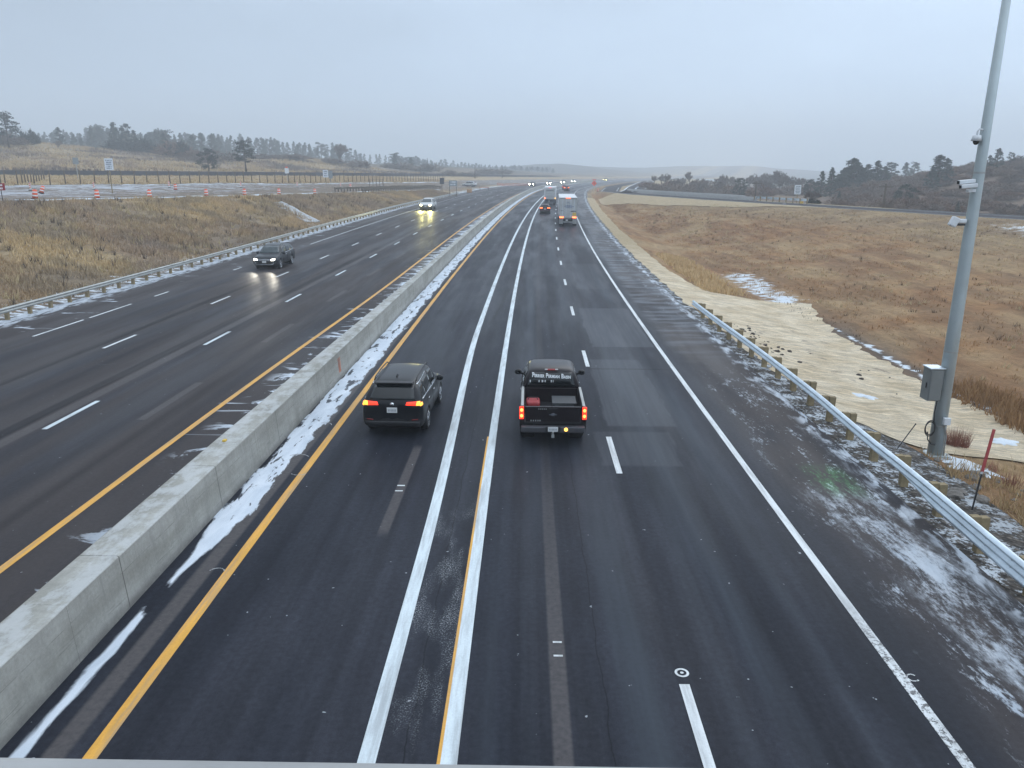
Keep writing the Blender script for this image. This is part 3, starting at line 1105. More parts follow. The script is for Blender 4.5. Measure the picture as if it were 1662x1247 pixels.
# ------------------------------------------------------------------ median barrier
bp = [(-7.44, -.02), (-7.45, .06), (-7.53, 1.07), (-7.56, 1.09), (-8.26, 1.09), (-8.29, 1.07), (-8.38, -.02)]
YB = rows(-12, 430, 1.15, .012)


def bprof(yy):
    # the cap narrows as the two carriageways draw together further on
    k = float(ss(yy, 14, 60)) * .30
    return [(a + (k if i >= 4 else 0), b) for i, (a, b) in enumerate(bp)]


mb = ribbon('median_barrier', bprof, YB, M['barrier'], uvx=1)
for p_ in mb.data.polygons:
    p_.use_smooth = False
tag(mb, 'long grey concrete median barrier between the two carriageways', 'concrete barrier')
q = MB().box((-7.98 + float(cx(19.3)), 19.3, g(19.3) + 1.115), (.09, .13, .05))
q.build('reflector', M['sign_yellow'], mb, bevel=.01)
q = MB()
for dy, sl_ in ((-.13, .05), (-.06, -.05), (.02, .04), (.08, -.04), (.15, .06)):
    q.add([(-7.439 - .0792 * z + float(cx(30)), 29.9 + dy + yo + sl_ * z, g(30) + z) for z, yo in ((.28, -.025), (.28, .03), (.86, .04), (.86, -.02))], [(0, 1, 2, 3)])
q.build('spray_mark', M['orange_fade'], mb)

# ------------------------------------------------------------------ guardrails
W14 = [(.0, .155), (.02, .115), (.083, .095), (.083, .06), (.01, .02), (.01, -.02), (.083, -.06), (.083, -.095), (.02, -.115), (.0, -.155), (.002, -.157), (.004, -.159), (.004, -.161), (.0, -.163)]
T14 = [(.0, .155), (.02, .115), (.083, .095), (.083, .06), (.01, .02), (.01, -.02), (.083, -.06), (.083, -.095), (.01, -.14), (.01, -.18), (.083, -.22), (.083, -.255), (.02, -.30), (.0, -.35)]


def solid(o, th=.006):
    m_ = o.modifiers.new('gauge', 'SOLIDIFY')
    m_.thickness = th
    m_.offset = 0
    return o


def rail_prof(uf, side, zc, thrie=None):
    def f(yy):
        k = 0. if thrie is None else 1 - float(ss(yy, thrie[0], thrie[1]))
        return [(uf(yy) + side * ((1 - k) * a + k * c), zc + (1 - k) * b + k * d) for (a, b), (c, d) in zip(W14, T14)]
    return f


def ru(yy):
    return 9.74 + .20 * float(ss(yy, 12, 20)) + .16 * float(ss(yy, 20, 27)) - .3 * float(ss(yy, 30, 46))


gr = empty('guardrail', (ru(20), 20, 0), 0, 'bright galvanized guardrail on timber posts along the right shoulder by the camera pole', 'guardrail')
Yg = np.arange(3, 45.61, .3)
rr_ = solid(ribbon('rail', rail_prof(ru, -1, .635, (17.0, 19.3)), Yg, M['galv']))
rr_.parent = gr
rr_.matrix_parent_inverse = gr.matrix_world.inverted() if False else Matrix.Translation(-Vector(gr.location))
q = MB()
q.ball((0, 0, 0), (.014, .024, .024), 8, 5)
bme = q.mesh('bolt', M['bolt'], True)
for yy in list(np.arange(5.5, 19, .95)) + list(np.arange(19.9, 45, 1.905)):
    for dz_ in ((0.,) if yy > 18 else (0., -.16)):
        o = link(bpy.data.objects.new('bolt', bme))
        o.parent = rr_
        o.location = (ru(yy) + float(cx(yy)) - .014, yy, float(g(yy)) + .635 + dz_)


def child_world(o, par):
    """parent o (built in world coordinates) under an unrotated empty"""
    o.parent = par
    o.matrix_parent_inverse = Matrix.Translation(-Vector(par.location))
    return o


pm = MB().box((0, 0, .30), (.20, .16, 1.06)).mesh('post', M['wood'])
pbm = MB().box((0, 0, .625), (.20, .16, .36)).mesh('blockout', M['wood'])
ys = list(np.arange(4.3, 46, 1.905))
for yy in ys:
    o = link(bpy.data.objects.new('post', pm))
    o.parent = gr
    uu = ru(yy) + .325
    o.location = Vector((uu + float(cx(yy)), yy, float(g(yy)) - .05)) - gr.location
    o.rotation_euler = (R(random.uniform(-2, 2)), R(random.uniform(-2, 2)), random.uniform(-.05, .05))
    o = link(bpy.data.objects.new('blockout', pbm))
    o.parent = gr
    o.location = Vector((ru(yy) + .12 + float(cx(yy)), yy, float(g(yy)) + .0)) - gr.location

# weathered guardrail along the far edge of the left carriageway
def lu(yy):
    return -28.75 + 1.6 * float(ss(yy, 150, 230))


gl = empty('guardrail', (-28.6, 60, 0), 0, 'weathered guardrail on timber posts below the dry grass bank', 'guardrail')
Yg = np.concatenate([np.arange(20, 120, .8), np.arange(120, 232, 2.0)])
o = solid(ribbon('rail', rail_prof(lu, 1, .60), Yg, M['galv_old']))
child_world(o, gl)
for k in range(100):
    yy = 33.9 + k * 1.98
    o = link(bpy.data.objects.new('post', pm))
    o.parent = gl
    o.location = Vector((lu(yy) - .14 + float(cx(yy)), yy, float(g(yy)) - .03)) - gl.location
    o.rotation_euler = (R(random.uniform(-2, 2)), R(random.uniform(-3, 3)), random.uniform(-.08, .08))
    o.scale = (1, 1, .96 + random.random() * .1)

# ------------------------------------------------------------------ gravel verge, straw mats, ramp, side roads
def sheet(name, x0f, x1f, ys, mat, nx=14, lift=.03, ragged=.0, uvroad=True, kind='structure'):
    ys = np.asarray(ys)
    x0 = np.array([x0f(v) for v in ys]); x1 = np.array([x1f(v) for v in ys])
    tt = np.linspace(0, 1, nx)[None, :]
    X = x0[:, None] * (1 - tt) + x1[:, None] * tt
    Yy = np.repeat(ys[:, None], nx, 1)
    if ragged:
        X[:, 0] += (fbm(X[:, 0], Yy[:, 0], .9, 3, 71) - .5) * ragged * 2
        X[:, -1] += (fbm(X[:, -1], Yy[:, -1], .9, 3, 72) - .5) * ragged * 2
    Z = ground_z(X.reshape(-1), Yy.reshape(-1)).reshape(X.shape) + lift
    return tag(grid_mesh(name, np.stack([X, Yy, Z], -1), mat, np.stack([X - cx(Yy), Yy], -1)), kind=kind)


cxf = lambda v: float(cx(v))
sheet('gravel_verge', lambda v: 9.62 + cxf(v), lambda v: (12.4 if v < 26 else 11.2 if v < 40 else 10.4 - .0 * v) + cxf(v) if v < 60 else 10.2 + cxf(v), rows(2, 300, .4, .012), M['verge'], 14, .028, .35)
sheet('straw_mat', lambda v: np.interp(v, [23.4, 24.2, 26, 30, 38, 46, 60, 220], [13.2, 12.2, 11.3, 10.75, 10.55, 10.4, 10.05, 10.0]) + cxf(v),
      lambda v: np.interp(v, [23.4, 24.2, 27, 36, 46, 51, 55.5, 56.5, 57.5, 59, 70, 120, 215], [20.5, 20.2, 18.6, 18.3, 18.6, 19.4, 20.3, 18.5, 14.5, 12.8, 12.1, 11.9, 12.2]) + cxf(v),
      rows(23.4, 215, .4, .01), M['straw'], 26, .045, .45)
sheet('straw_mat', lambda v: float(tab(v, XR)) - np.interp(v, [124, 140, 165, 205, 222], [.4, 5.5, 6.5, 6.5, 5]), lambda v: float(tab(v, XR)) - .2, rows(124, 222, 1.0, .008), M['straw'], 10, .07, .3)
t = T('ramp_asphalt')
o_ = t.obj()
n1 = t.noise(t.scale(o_, (.5, .2, 1)), 1., 5)
M['ramp'] = t.bsdf(t.mix(n1, (.03, .03, .035), (.05, .05, .056)), t.lin(n1, .3, .7, .8, 1.), 0, .12, t.bump(t.noise(o_, 20., 3), .2, .01))
sheet('ramp_road', lambda v: float(tab(v, XR)), lambda v: float(tab(v, XR)) + (8 if v < 120 else 6.5), rows(20, 420, 1.2, .01), M['ramp'], 8, .02)


def xstripe(name, xf, w_, y0, y1, mat, lift):
    ys = rows(y0, y1, 1.2, .01)
    X = np.array([[xf(v) - w_ / 2, xf(v) + w_ / 2] for v in ys])
    Yy = np.repeat(ys[:, None], 2, 1)
    Z = ground_z(X.mean(1).repeat(2), Yy.reshape(-1)).reshape(X.shape) + lift
    return tag(grid_mesh(name, np.stack([X, Yy, Z], -1), mat, np.stack([X * 0 + .2, Yy], -1)), kind='structure')


xstripe('edge_line', lambda v: float(tab(v, XR)) + .6, .22, 40, 300, M['white_line'], .03)
xstripe('edge_line', lambda v: float(tab(v, XR)) + 5.6, .2, 40, 300, M['white_line'], .03)
sheet('old_road', lambda v: float(tab(v, XO)) - 9, lambda v: float(tab(v, XO)), rows(100, 640, 3, .012), M['old_road'], 6, .04)
sheet('construction_road', lambda v: float(tab(v, XF)) + 3.5, lambda v: float(tab(v, UB)) + cxf(v) + .2, rows(40, 330, 1.5, .01), M['slush'], 30, .03)
sheet('snow_edge', lambda v: float(tab(v, UB)) + cxf(v) - .9, lambda v: float(tab(v, UB)) + cxf(v) + .5, rows(45, 245, .8, .01), M['snowy'], 5, .06, .35)
sheet('snow_edge', lambda v: float(tab(v, XF)) + 3., lambda v: float(tab(v, XF)) + 4.2, rows(75, 300, 1., .01), M['snowy'], 4, .06, .5)


def sr(v):
    return np.interp(v, [225, 300, 450], [30.5, 42.5, 70])


sheet('side_road', lambda v: sr(v) - 3.6, lambda v: sr(v) + 3.6, rows(228, 460, 3, .01), M['ramp'], 6, .35)
for d_ in (-3.3, 0., 3.3):
    ys = rows(228, 455, 3, .01)
    X = np.array([[sr(v) + d_ - .25, sr(v) + d_ + .25] for v in ys]); Yy = np.repeat(ys[:, None], 2, 1)
    Xm = np.array([[sr(v), sr(v)] for v in ys])
    Z = ground_z((X + 0 * Xm).reshape(-1), Yy.reshape(-1)).reshape(X.shape) + .37
    tag(grid_mesh('edge_line', np.stack([X, Yy, Z], -1), M['snowy'], np.stack([X, Yy], -1)), kind='structure')

# concrete drainage chute down the left bank
def chute():
    n_, pts = 14, []
    for i in range(n_ + 1):
        tt = i / n_
        yy = 122 - 9.5 * tt
        uu = -40.8 + 8.6 * tt
        for k, (dv, dz_) in enumerate(((-1.1, .16), (-.9, .16), (-.7, .06), (.7, .06), (.9, .16), (1.1, .16))):
            X = uu + cxf(yy) + .7 * dv
            Y = yy + dv * .8
            pts.append((X, Y, gz(uu + cxf(yy), yy) + dz_ + .02))
    P = np.array(pts).reshape(n_ + 1, 6, 3)
    o = solid(grid_mesh('drain_chute', P, M['chute']), .12)
    return tag(o, 'pale snow-dusted drainage chute running down the grass bank', 'drain chute')


chute()

# ------------------------------------------------------------------ bridge parapet under the camera
par = empty('bridge_parapet', (0, .5, 6.9), 0, 'pale concrete bridge parapet along the bottom of the view', 'parapet')
q = MB().box((0, .088, .355), (70, .36, .14))
o = q.build('coping', M['concrete'], par, bevel=.012)
q = MB().box((0, .04, -.75), (70, .26, 2.07))
q.build('wall', M['concrete'], par, bevel=.01)
# ------------------------------------------------------------------ vehicles
DG = None


def evaluated(o):
    """bake an object's modifiers into its mesh"""
    bpy.context.view_layer.update()
    dg = bpy.context.evaluated_depsgraph_get()
    me = bpy.data.meshes.new_from_object(o.evaluated_get(dg))
    old = o.data
    o.modifiers.clear()
    o.data = me
    bpy.data.meshes.remove(old)
    return o


def loft_body(name, secs, mats, parent, sub=2, matfn=None, arches=()):
    """secs: list of (y, half profile [(x, z)] from bottom centre to top centre); mirrored and skinned"""
    vs, fs = [], []
    n = None
    for y, hp in secs:
        ring_ = [(x, y, z) for x, z in hp] + [(-x, y, z) for x, z in hp[-2:0:-1]]
        n = len(ring_)
        vs += ring_
    for i in range(len(secs) - 1):
        for k in range(n):
            fs.append((i * n + k, i * n + (k + 1) % n, (i + 1) * n + (k + 1) % n, (i + 1) * n + k))
    fs.append(tuple(range(n)))
    fs.append(tuple(range(len(vs) - 1, len(vs) - n - 1, -1)))
    me = bpy.data.meshes.new(name)
    me.from_pydata(vs, [], fs)
    for m_ in mats:
        me.materials.append(m_)
    bm = bmesh.new()
    bm.from_mesh(me)
    bmesh.ops.recalc_face_normals(bm, faces=bm.faces)
    bm.to_mesh(me)
    bm.free()
    o = link(bpy.data.objects.new(name, me))
    sd = o.modifiers.new('sub', 'SUBSURF')
    sd.levels = sd.render_levels = sub
    evaluated(o)
    if arches:
        mbx = MB()
        for (y, z, r) in arches:
            for sgn in (-1, 1):
                mbx.cyl((sgn * .62, y, z), (sgn * 1.4, y, z), r, None, 28)
        cut = mbx.build('cut', mats[0])
        b = o.modifiers.new('arch', 'BOOLEAN')
        b.object = cut
        b.operation = 'DIFFERENCE'
        b.solver = 'EXACT'
        evaluated(o)
        cm = cut.data
        bpy.data.objects.remove(cut)
        bpy.data.meshes.remove(cm)
    o.data.polygons.foreach_set('use_smooth', [True] * len(o.data.polygons))
    if matfn:
        for p in o.data.polygons:
            p.material_index = matfn(p.center, p.normal)
    elif len(mats) > 1:
        pass
    o.parent = parent
    bm = bmesh.new()
    bm.from_mesh(o.data)
    o.data.update()
    bv = BVHTree.FromBMesh(bm)
    bm.free()
    return o, bv


def patch(name, bv, axis, quad, mat, parent, off=.006, n=10, m=5, flat=None):
    """a panel that hugs the body: quad of four (a, b) corners cast along axis '+x','-x','+y','-y' (the side it is seen from)"""
    vs, fs = [], []
    q = [Vector(c) for c in quad]
    for j in range(m + 1):
        for i in range(n + 1):
            s_, t_ = i / n, j / m
            p = (q[0] * (1 - s_) + q[1] * s_) * (1 - t_) + (q[3] * (1 - s_) + q[2] * s_) * t_
            if axis[1] == 'x':
                sg = 1 if axis[0] == '+' else -1
                o_, d_ = Vector((sg * 3, p.x, p.y)), Vector((-sg, 0, 0))
            elif axis[1] == 'y':
                sg = 1 if axis[0] == '+' else -1
                o_, d_ = Vector((p.x, sg * 12, p.y)), Vector((0, -sg, 0))
            else:
                o_, d_ = Vector((p.x, p.y, 6)), Vector((0, 0, -1))
            h = bv.ray_cast(o_, d_)
            if h[0] is None:
                loc, nr = o_ + d_ * (2.2 if axis[1] == 'x' else 9.6), -d_
            else:
                loc, nr = h[0], h[1]
            vs.append(loc + nr * off)
    w_ = n + 1
    for j in range(m):
        for i in range(n):
            fs.append((j * w_ + i, j * w_ + i + 1, (j + 1) * w_ + i + 1, (j + 1) * w_ + i))
    mb_ = MB().add(vs, fs)
    me = mb_.mesh(name, mat, True)
    o = link(bpy.data.objects.new(name, me))
    sd = o.modifiers.new('gauge', 'SOLIDIFY')
    sd.thickness = .012
    sd.offset = -1
    o.parent = parent
    return o


def sec(y, zb, zbelt, zr, wb, wbelt, wr):
    zm = (zb + .30 + zbelt) / 2
    return (y, [(0, zb), (wb - .20, zb), (wb - .04, zb + .07), (wb, zb + .26), (wb + .004, zm), (wbelt, zbelt), (wbelt * .55 + wr * .45, zbelt * .5 + zr * .5),
                (wr, zr - .07), (wr - .13, zr - .012), (wr * .45, zr + .006), (0, zr + .01)])


def wheel(parent, x, y, r, w_, rimmat=None):
    sgn = 1 if x > 0 else -1
    e = bpy.data.objects.new('wheel', None)
    link(e)
    e.parent = parent
    e.location = (x, y, r)
    q = MB()
    prof = [(-w_ / 2, r * .66), (-w_ / 2, r * .93), (-w_ / 2 + .03, r), (w_ / 2 - .03, r), (w_ / 2, r * .93), (w_ / 2, r * .66)]
    vs, fs, n = [], [], 28
    for i in range(n):
        a = 2 * math.pi * i / n
        for px_, rr2 in prof:
            vs.append((px_, rr2 * math.cos(a), rr2 * math.sin(a)))
    k = len(prof)
    for i in range(n):
        for j in range(k - 1):
            fs.append((i * k + j, i * k + j + 1, ((i + 1) % n) * k + j + 1, ((i + 1) % n) * k + j))
    q.add(vs, fs)
    q.cyl((-w_ * .3, 0, 0), (w_ * .3, 0, 0), r * .67, None, 24)
    q.build('tyre', M['rubber'], e, True)
    q = MB()
    xo = sgn * w_ * .42
    for i in range(5):
        a = 2 * math.pi * i / 5 + .3
        c_, s_ = math.cos(a), math.sin(a)
        q.add([(xo, -s_ * .05 + c_ * .04, c_ * .05 + s_ * .04), (xo, s_ * .05 + c_ * .04, -c_ * .05 + s_ * .04), (xo + sgn * .012, c_ * r * .64 + s_ * .05, s_ * r * .64 - c_ * .05), (xo + sgn * .012, c_ * r * .64 - s_ * .05, s_ * r * .64 + c_ * .05)], [(0, 1, 2, 3)])
    q.cyl((xo - sgn * .02, 0, 0), (xo + sgn * .015, 0, 0), r * .16, None, 12)
    vs, fs = [], []
    for i in range(28):
        a = 2 * math.pi * i / 28
        for rr2, xx in ((r * .60, xo), (r * .70, xo + sgn * .018)):
            vs.append((xx, rr2 * math.cos(a), rr2 * math.sin(a)))
    for i in range(28):
        fs.append((i * 2, i * 2 + 1, ((i + 1) % 28) * 2 + 1, ((i + 1) % 28) * 2))
    q.add(vs, fs)
    o = q.build('rim', rimmat or M['alloy'], e)
    solid(o, .012)
    return e


def mirrors(parent, y, x, z, mat):
    for sgn in (-1, 1):
        q = MB()
        q.ball((sgn * (x + .12), y, z), (.13, .085, .10), 12, 8)
        q.cyl((sgn * (x - .06), y + .02, z - .07), (sgn * (x + .06), y, z - .04), .035, .03, 8)
        o = q.build('mirror', mat, parent, True)
        g_ = MB().box((sgn * (x + .12), y - .082, z), (.17, .01, .12)).build('mirror_glass', M['glass'], o, bevel=.004)


SUVSEC = [sec(-2.46, .50, .98, 1.08, .82, .82, .74), sec(-2.42, .36, 1.08, 1.20, .92, .90, .82), sec(-2.32, .30, 1.12, 1.32, .965, .925, .82),
          sec(-2.10, .28, 1.13, 1.58, .975, .925, .76), sec(-1.90, .28, 1.10, 1.665, .975, .925, .725), sec(-1.6, .27, 1.10, 1.735, .975, .925, .71),
          sec(-.7, .26, 1.08, 1.775, .975, .925, .715), sec(.15, .26, 1.06, 1.765, .975, .92, .715), sec(.55, .26, 1.05, 1.70, .975, .92, .715),
          sec(.90, .26, 1.04, 1.44, .975, .92, .745), sec(1.22, .26, 1.03, 1.17, .975, .915, .80), sec(1.40, .26, 1.0, 1.10, .975, .915, .83),
          sec(2.0, .27, .95, 1.04, .965, .90, .80), sec(2.28, .30, .86, .95, .93, .86, .74), sec(2.41, .36, .74, .82, .86, .80, .66), sec(2.46, .44, .66, .74, .76, .72, .58)]


def make_suv(name, label, paint, loc, rz, group=None, tail='on', head=None, scale=1., detail=True, plate=True, chrome=True, tailmats=None, wsmat=None, lit=None, category='car'):
    e = empty(name, loc, rz, label, category, group)
    e.scale = (scale,) * 3
    low = lambda c, n_: 1 if c.z < .52 or (abs(c.y) > 2.3 and c.z < .62) else 0
    body, bv = loft_body('body', SUVSEC, [paint, M['trim']], e, 2, low, [(-1.42, .36, .43), (1.46, .36, .43)])
    # glass
    patch('rear_window', bv, '-y', [(-.70, 1.235), (.70, 1.235), (.61, 1.60), (-.61, 1.60)], M['glass'], body)
    patch('windscreen', bv, '+y', [(-.78, 1.17), (.78, 1.17), (.62, 1.66), (-.62, 1.66)], wsmat or M['windscreen'], body)
    for ax in ('+x', '-x'):
        for qd in ([(-2.02, 1.22), (-1.42, 1.13), (-1.42, 1.60), (-1.86, 1.58)], [(-1.36, 1.13), (-.33, 1.12), (-.33, 1.64), (-1.36, 1.61)], [(-.26, 1.12), (.98, 1.10), (.52, 1.58), (-.26, 1.64)]):
            patch('side_window', bv, ax, qd, M['glass'], body, n=8, m=5)
        if chrome:
            patch('window_trim', bv, ax, [(-2.08, 1.185), (1.0, 1.055), (1.0, 1.082), (-2.06, 1.215)], M['chrome'], body, .012, 16, 1)
            patch('window_trim', bv, ax, [(-1.86, 1.60), (-.3, 1.665), (-.3, 1.682), (-1.86, 1.617)], M['chrome'], body, .012, 10, 1)
        patch('door_handle', bv, ax, [(-.12, .95), (.10, .95), (.10, .985), (-.12, .985)], M['chrome'], body, .03, 3, 1)
        patch('door_handle', bv, ax, [(-1.22, .96), (-1.0, .96), (-1.0, .995), (-1.22, .995)], M['chrome'], body, .03, 3, 1)
        for yy in (-1.39, -.295, .78):
            patch('door_gap', bv, ax, [(yy - .006, .48), (yy + .006, .48), (yy + .006, 1.06), (yy - .006, 1.06)], M['under'], body, .004, 1, 8)
        for yy in (-1.42, 1.46):
            pass
    for sgn in (-1, 1):
        o = MB().tube([(sgn * .665, -1.75, 1.70), (sgn * .66, -1.6, 1.772), (sgn * .665, -.7, 1.812), (sgn * .665, .25, 1.795), (sgn * .67, .42, 1.735)], .022, 8).build('roof_rail', M['trim'], body, True)
    MB().add([(-.02, -1.55, 1.735), (.02, -1.55, 1.735), (.02, -1.30, 1.75), (-.02, -1.30, 1.75), (0, -1.53, 1.835), (0, -1.49, 1.84)], [(0, 1, 2, 3), (0, 4, 5, 3), (1, 2, 5, 4), (0, 1, 4), (2, 3, 5)]).build('antenna', M['trim'], body)
    MB().prism([(-.60, 1.655), (.60, 1.655), (.58, 1.70), (-.58, 1.70)], -2.07, -1.80).build('spoiler', M['trim'], body, bevel=.015)
    mirrors(body, .80, .93, 1.13, paint)
    # rear
    tm = tailmats or ((M['tail_red'], M['tail_amber']) if tail == 'on' else (M['lamp_off'], M['lamp_off']))
    for sgn in (-1, 1):
        qd = [(sgn * .42, 1.085), (sgn * .74, 1.075), (sgn * .76, 1.195), (sgn * .46, 1.18)]
        o = patch('tail_lamp', bv, '-y', qd, tm[0], body, .012, 8, 3)
        patch('indicator', bv, '-y', [(sgn * .745, 1.075), (sgn * .875, 1.08), (sgn * .86, 1.20), (sgn * .765, 1.195)], tm[1], o, .012, 5, 3)
        patch('side_marker', bv, '+x' if sgn > 0 else '-x', [(-2.42, 1.06), (-2.24, 1.08), (-2.26, 1.16), (-2.40, 1.15)], tm[1], o, .012, 5, 3)
        patch('reflector', bv, '-y', [(sgn * .60, .60), (sgn * .80, .62), (sgn * .80, .65), (sgn * .60, .63)], M['lamp_off'], body, .01, 4, 1)
    if plate:
        o = MB().box((0, -2.478, .93), (.32, .012, .17)).build('licence_plate', M['plate'], body, bevel=.004)
        q = MB()
        for i in range(6):
            q.box((-.11 + i * .044, -2.486, .925), (.026, .003, .07))
        q.build('plate_text', M['plate_ink'], o)
    o = MB().cyl((0, -2.45, 1.10), (0, -2.40, 1.10), .062, None, 24)
    o = o.build('badge', M['chrome'], body, True)
    q = MB()
    for (x0, z0, x1, z1) in ((-.030, .035, -.008, .004), (.030, .035, .008, .004), (-.046, .012, -.026, -.038), (.046, .012, .026, -.038), (-.026, -.038, 0, .0), (.026, -.038, 0, .0)):
        q.tube([(x0, -2.452, 1.10 + z0), (x1, -2.452, 1.10 + z1)], .006, 5)
    q.build('badge_mark', M['trim'], o)
    patch('bumper_cladding', bv, '-y', [(-.84, .40), (.84, .40), (.86, .56), (-.86, .56)], M['trim'], body, .008, 14, 3)
    # front
    patch('grille', bv, '+y', [(-.52, .66), (.52, .66), (.55, .80), (-.55, .80)], M['trim'], body, .008, 10, 3)
    for zz in (.70, .775):
        patch('grille_bar', bv, '+y', [(-.56, zz), (.56, zz), (.56, zz + .022), (-.56, zz + .022)], M['chrome'], body, .02, 10, 1)
    patch('air_dam', bv, '+y', [(-.60, .43), (.60, .43), (.66, .56), (-.66, .56)], M['under'], body, .008, 10, 2)
    for (a_, b_) in (([(-.68, .41), (.68, .41), (.66, .435), (-.66, .435)], 0),):
        patch('skid_trim', bv, '+y', a_, M['chrome'], body, .02, 10, 1)
    for sgn in (-1, 1):
        hm = head or M['alloy']
        o = patch('headlight', bv, '+y', [(sgn * .54, .70), (sgn * .80, .72), (sgn * .82, .84), (sgn * .56, .80)], hm, body, .016, 6, 3)
        patch('fog_lamp', bv, '+y', [(sgn * .66, .47), (sgn * .76, .48), (sgn * .76, .54), (sgn * .66, .53)], M['alloy'] if lit is None else hm, body, .016, 3, 2)
    if plate:
        MB().box((0, 2.475, .60), (.32, .012, .15)).build('licence_plate', M['plate'], body, bevel=.004)
    for y in (-1.42, 1.46):
        for sgn in (-1, 1):
            wheel(e, sgn * .855, y, .365, .235)
    MB().box((0, 0, .34), (1.3, 4.0, .14)).build('underbody', M['under'], e, bevel=.05)
    for y in (-1.42, 1.46):
        MB().cyl((-.7, y, .42), (.7, y, .42), .40, None, 20).build('wheel_housing', M['under'], e)
    return e


def on_road(u, y):
    return (u + float(cx(y)), y, float(g(y)) + .004)


def pitch_of(y):
    return math.atan(float(g(y + 2) - g(y - 2)) / 4)


def drive(e, y, away=True):
    """set heading and road gradient"""
    e.rotation_euler = Matrix.Rotation(-heading(y) + (0 if away else math.pi), 4, 'Z').to_euler()
    p = pitch_of(y)
    e.rotation_euler = (Matrix.Rotation(-heading(y), 4, 'Z') @ Matrix.Rotation(p, 4, 'X') @ Matrix.Rotation(0 if away else math.pi, 4, 'Z')).to_euler()


def spot(parent, x, y, z, energy, col, size=60, pitch=-8, blend=.6):
    L = bpy.data.lights.new('headlight_beam', 'SPOT')
    L.energy = energy
    L.color = col
    L.spot_size = R(size)
    L.spot_blend = blend
    L.shadow_soft_size = .06
    o = link(bpy.data.objects.new('headlight_beam', L))
    o.parent = parent
    o.location = (x, y, z)
    o.rotation_euler = (R(90 + pitch), 0, 0)
    return o


# dark SUV ahead in the express lane
s1_ = make_suv('dark_suv', 'near-black SUV with lit tail lamps and white plate in the lane beside the barrier', M['black_paint'], on_road(-4.05, 25.2), 0)
drive(s1_, 25.2)
s1_.rotation_euler.z -= R(1.2)
# oncoming SUV with its headlights on
s2_ = make_suv('dark_suv', 'dark blue-grey SUV coming towards the bridge with white headlights by the weathered guardrail', M['charcoal_paint'], on_road(-22.25, 67.0), 0, head=M['head_white'], tail='off', scale=1.07)
drive(s2_, 67.0, False)
for sgn in (-1, 1):
    spot(s2_, sgn * .68, 2.52, .78, 380, (1, .93, .78), 50, -6)
# white SUV with yellowish lamps further up
s3_ = make_suv('white_suv', 'white SUV with glaring yellowish headlights lighting up the wet road', M['white_paint'], on_road(-22.3, 154.), 0, head=M['head_yellow'], tail='off', scale=1.25, chrome=False)
drive(s3_, 154., False)
for sgn in (-1, 1):
    spot(s3_, sgn * .68, 2.52, .78, 2600, (1, .90, .30), 60, -9)

# ---- pickup truck
def psec(y, zb, zbelt, zr, wb, wbelt, wr):
    return sec(y, zb, zbelt, zr, wb, wbelt, wr)


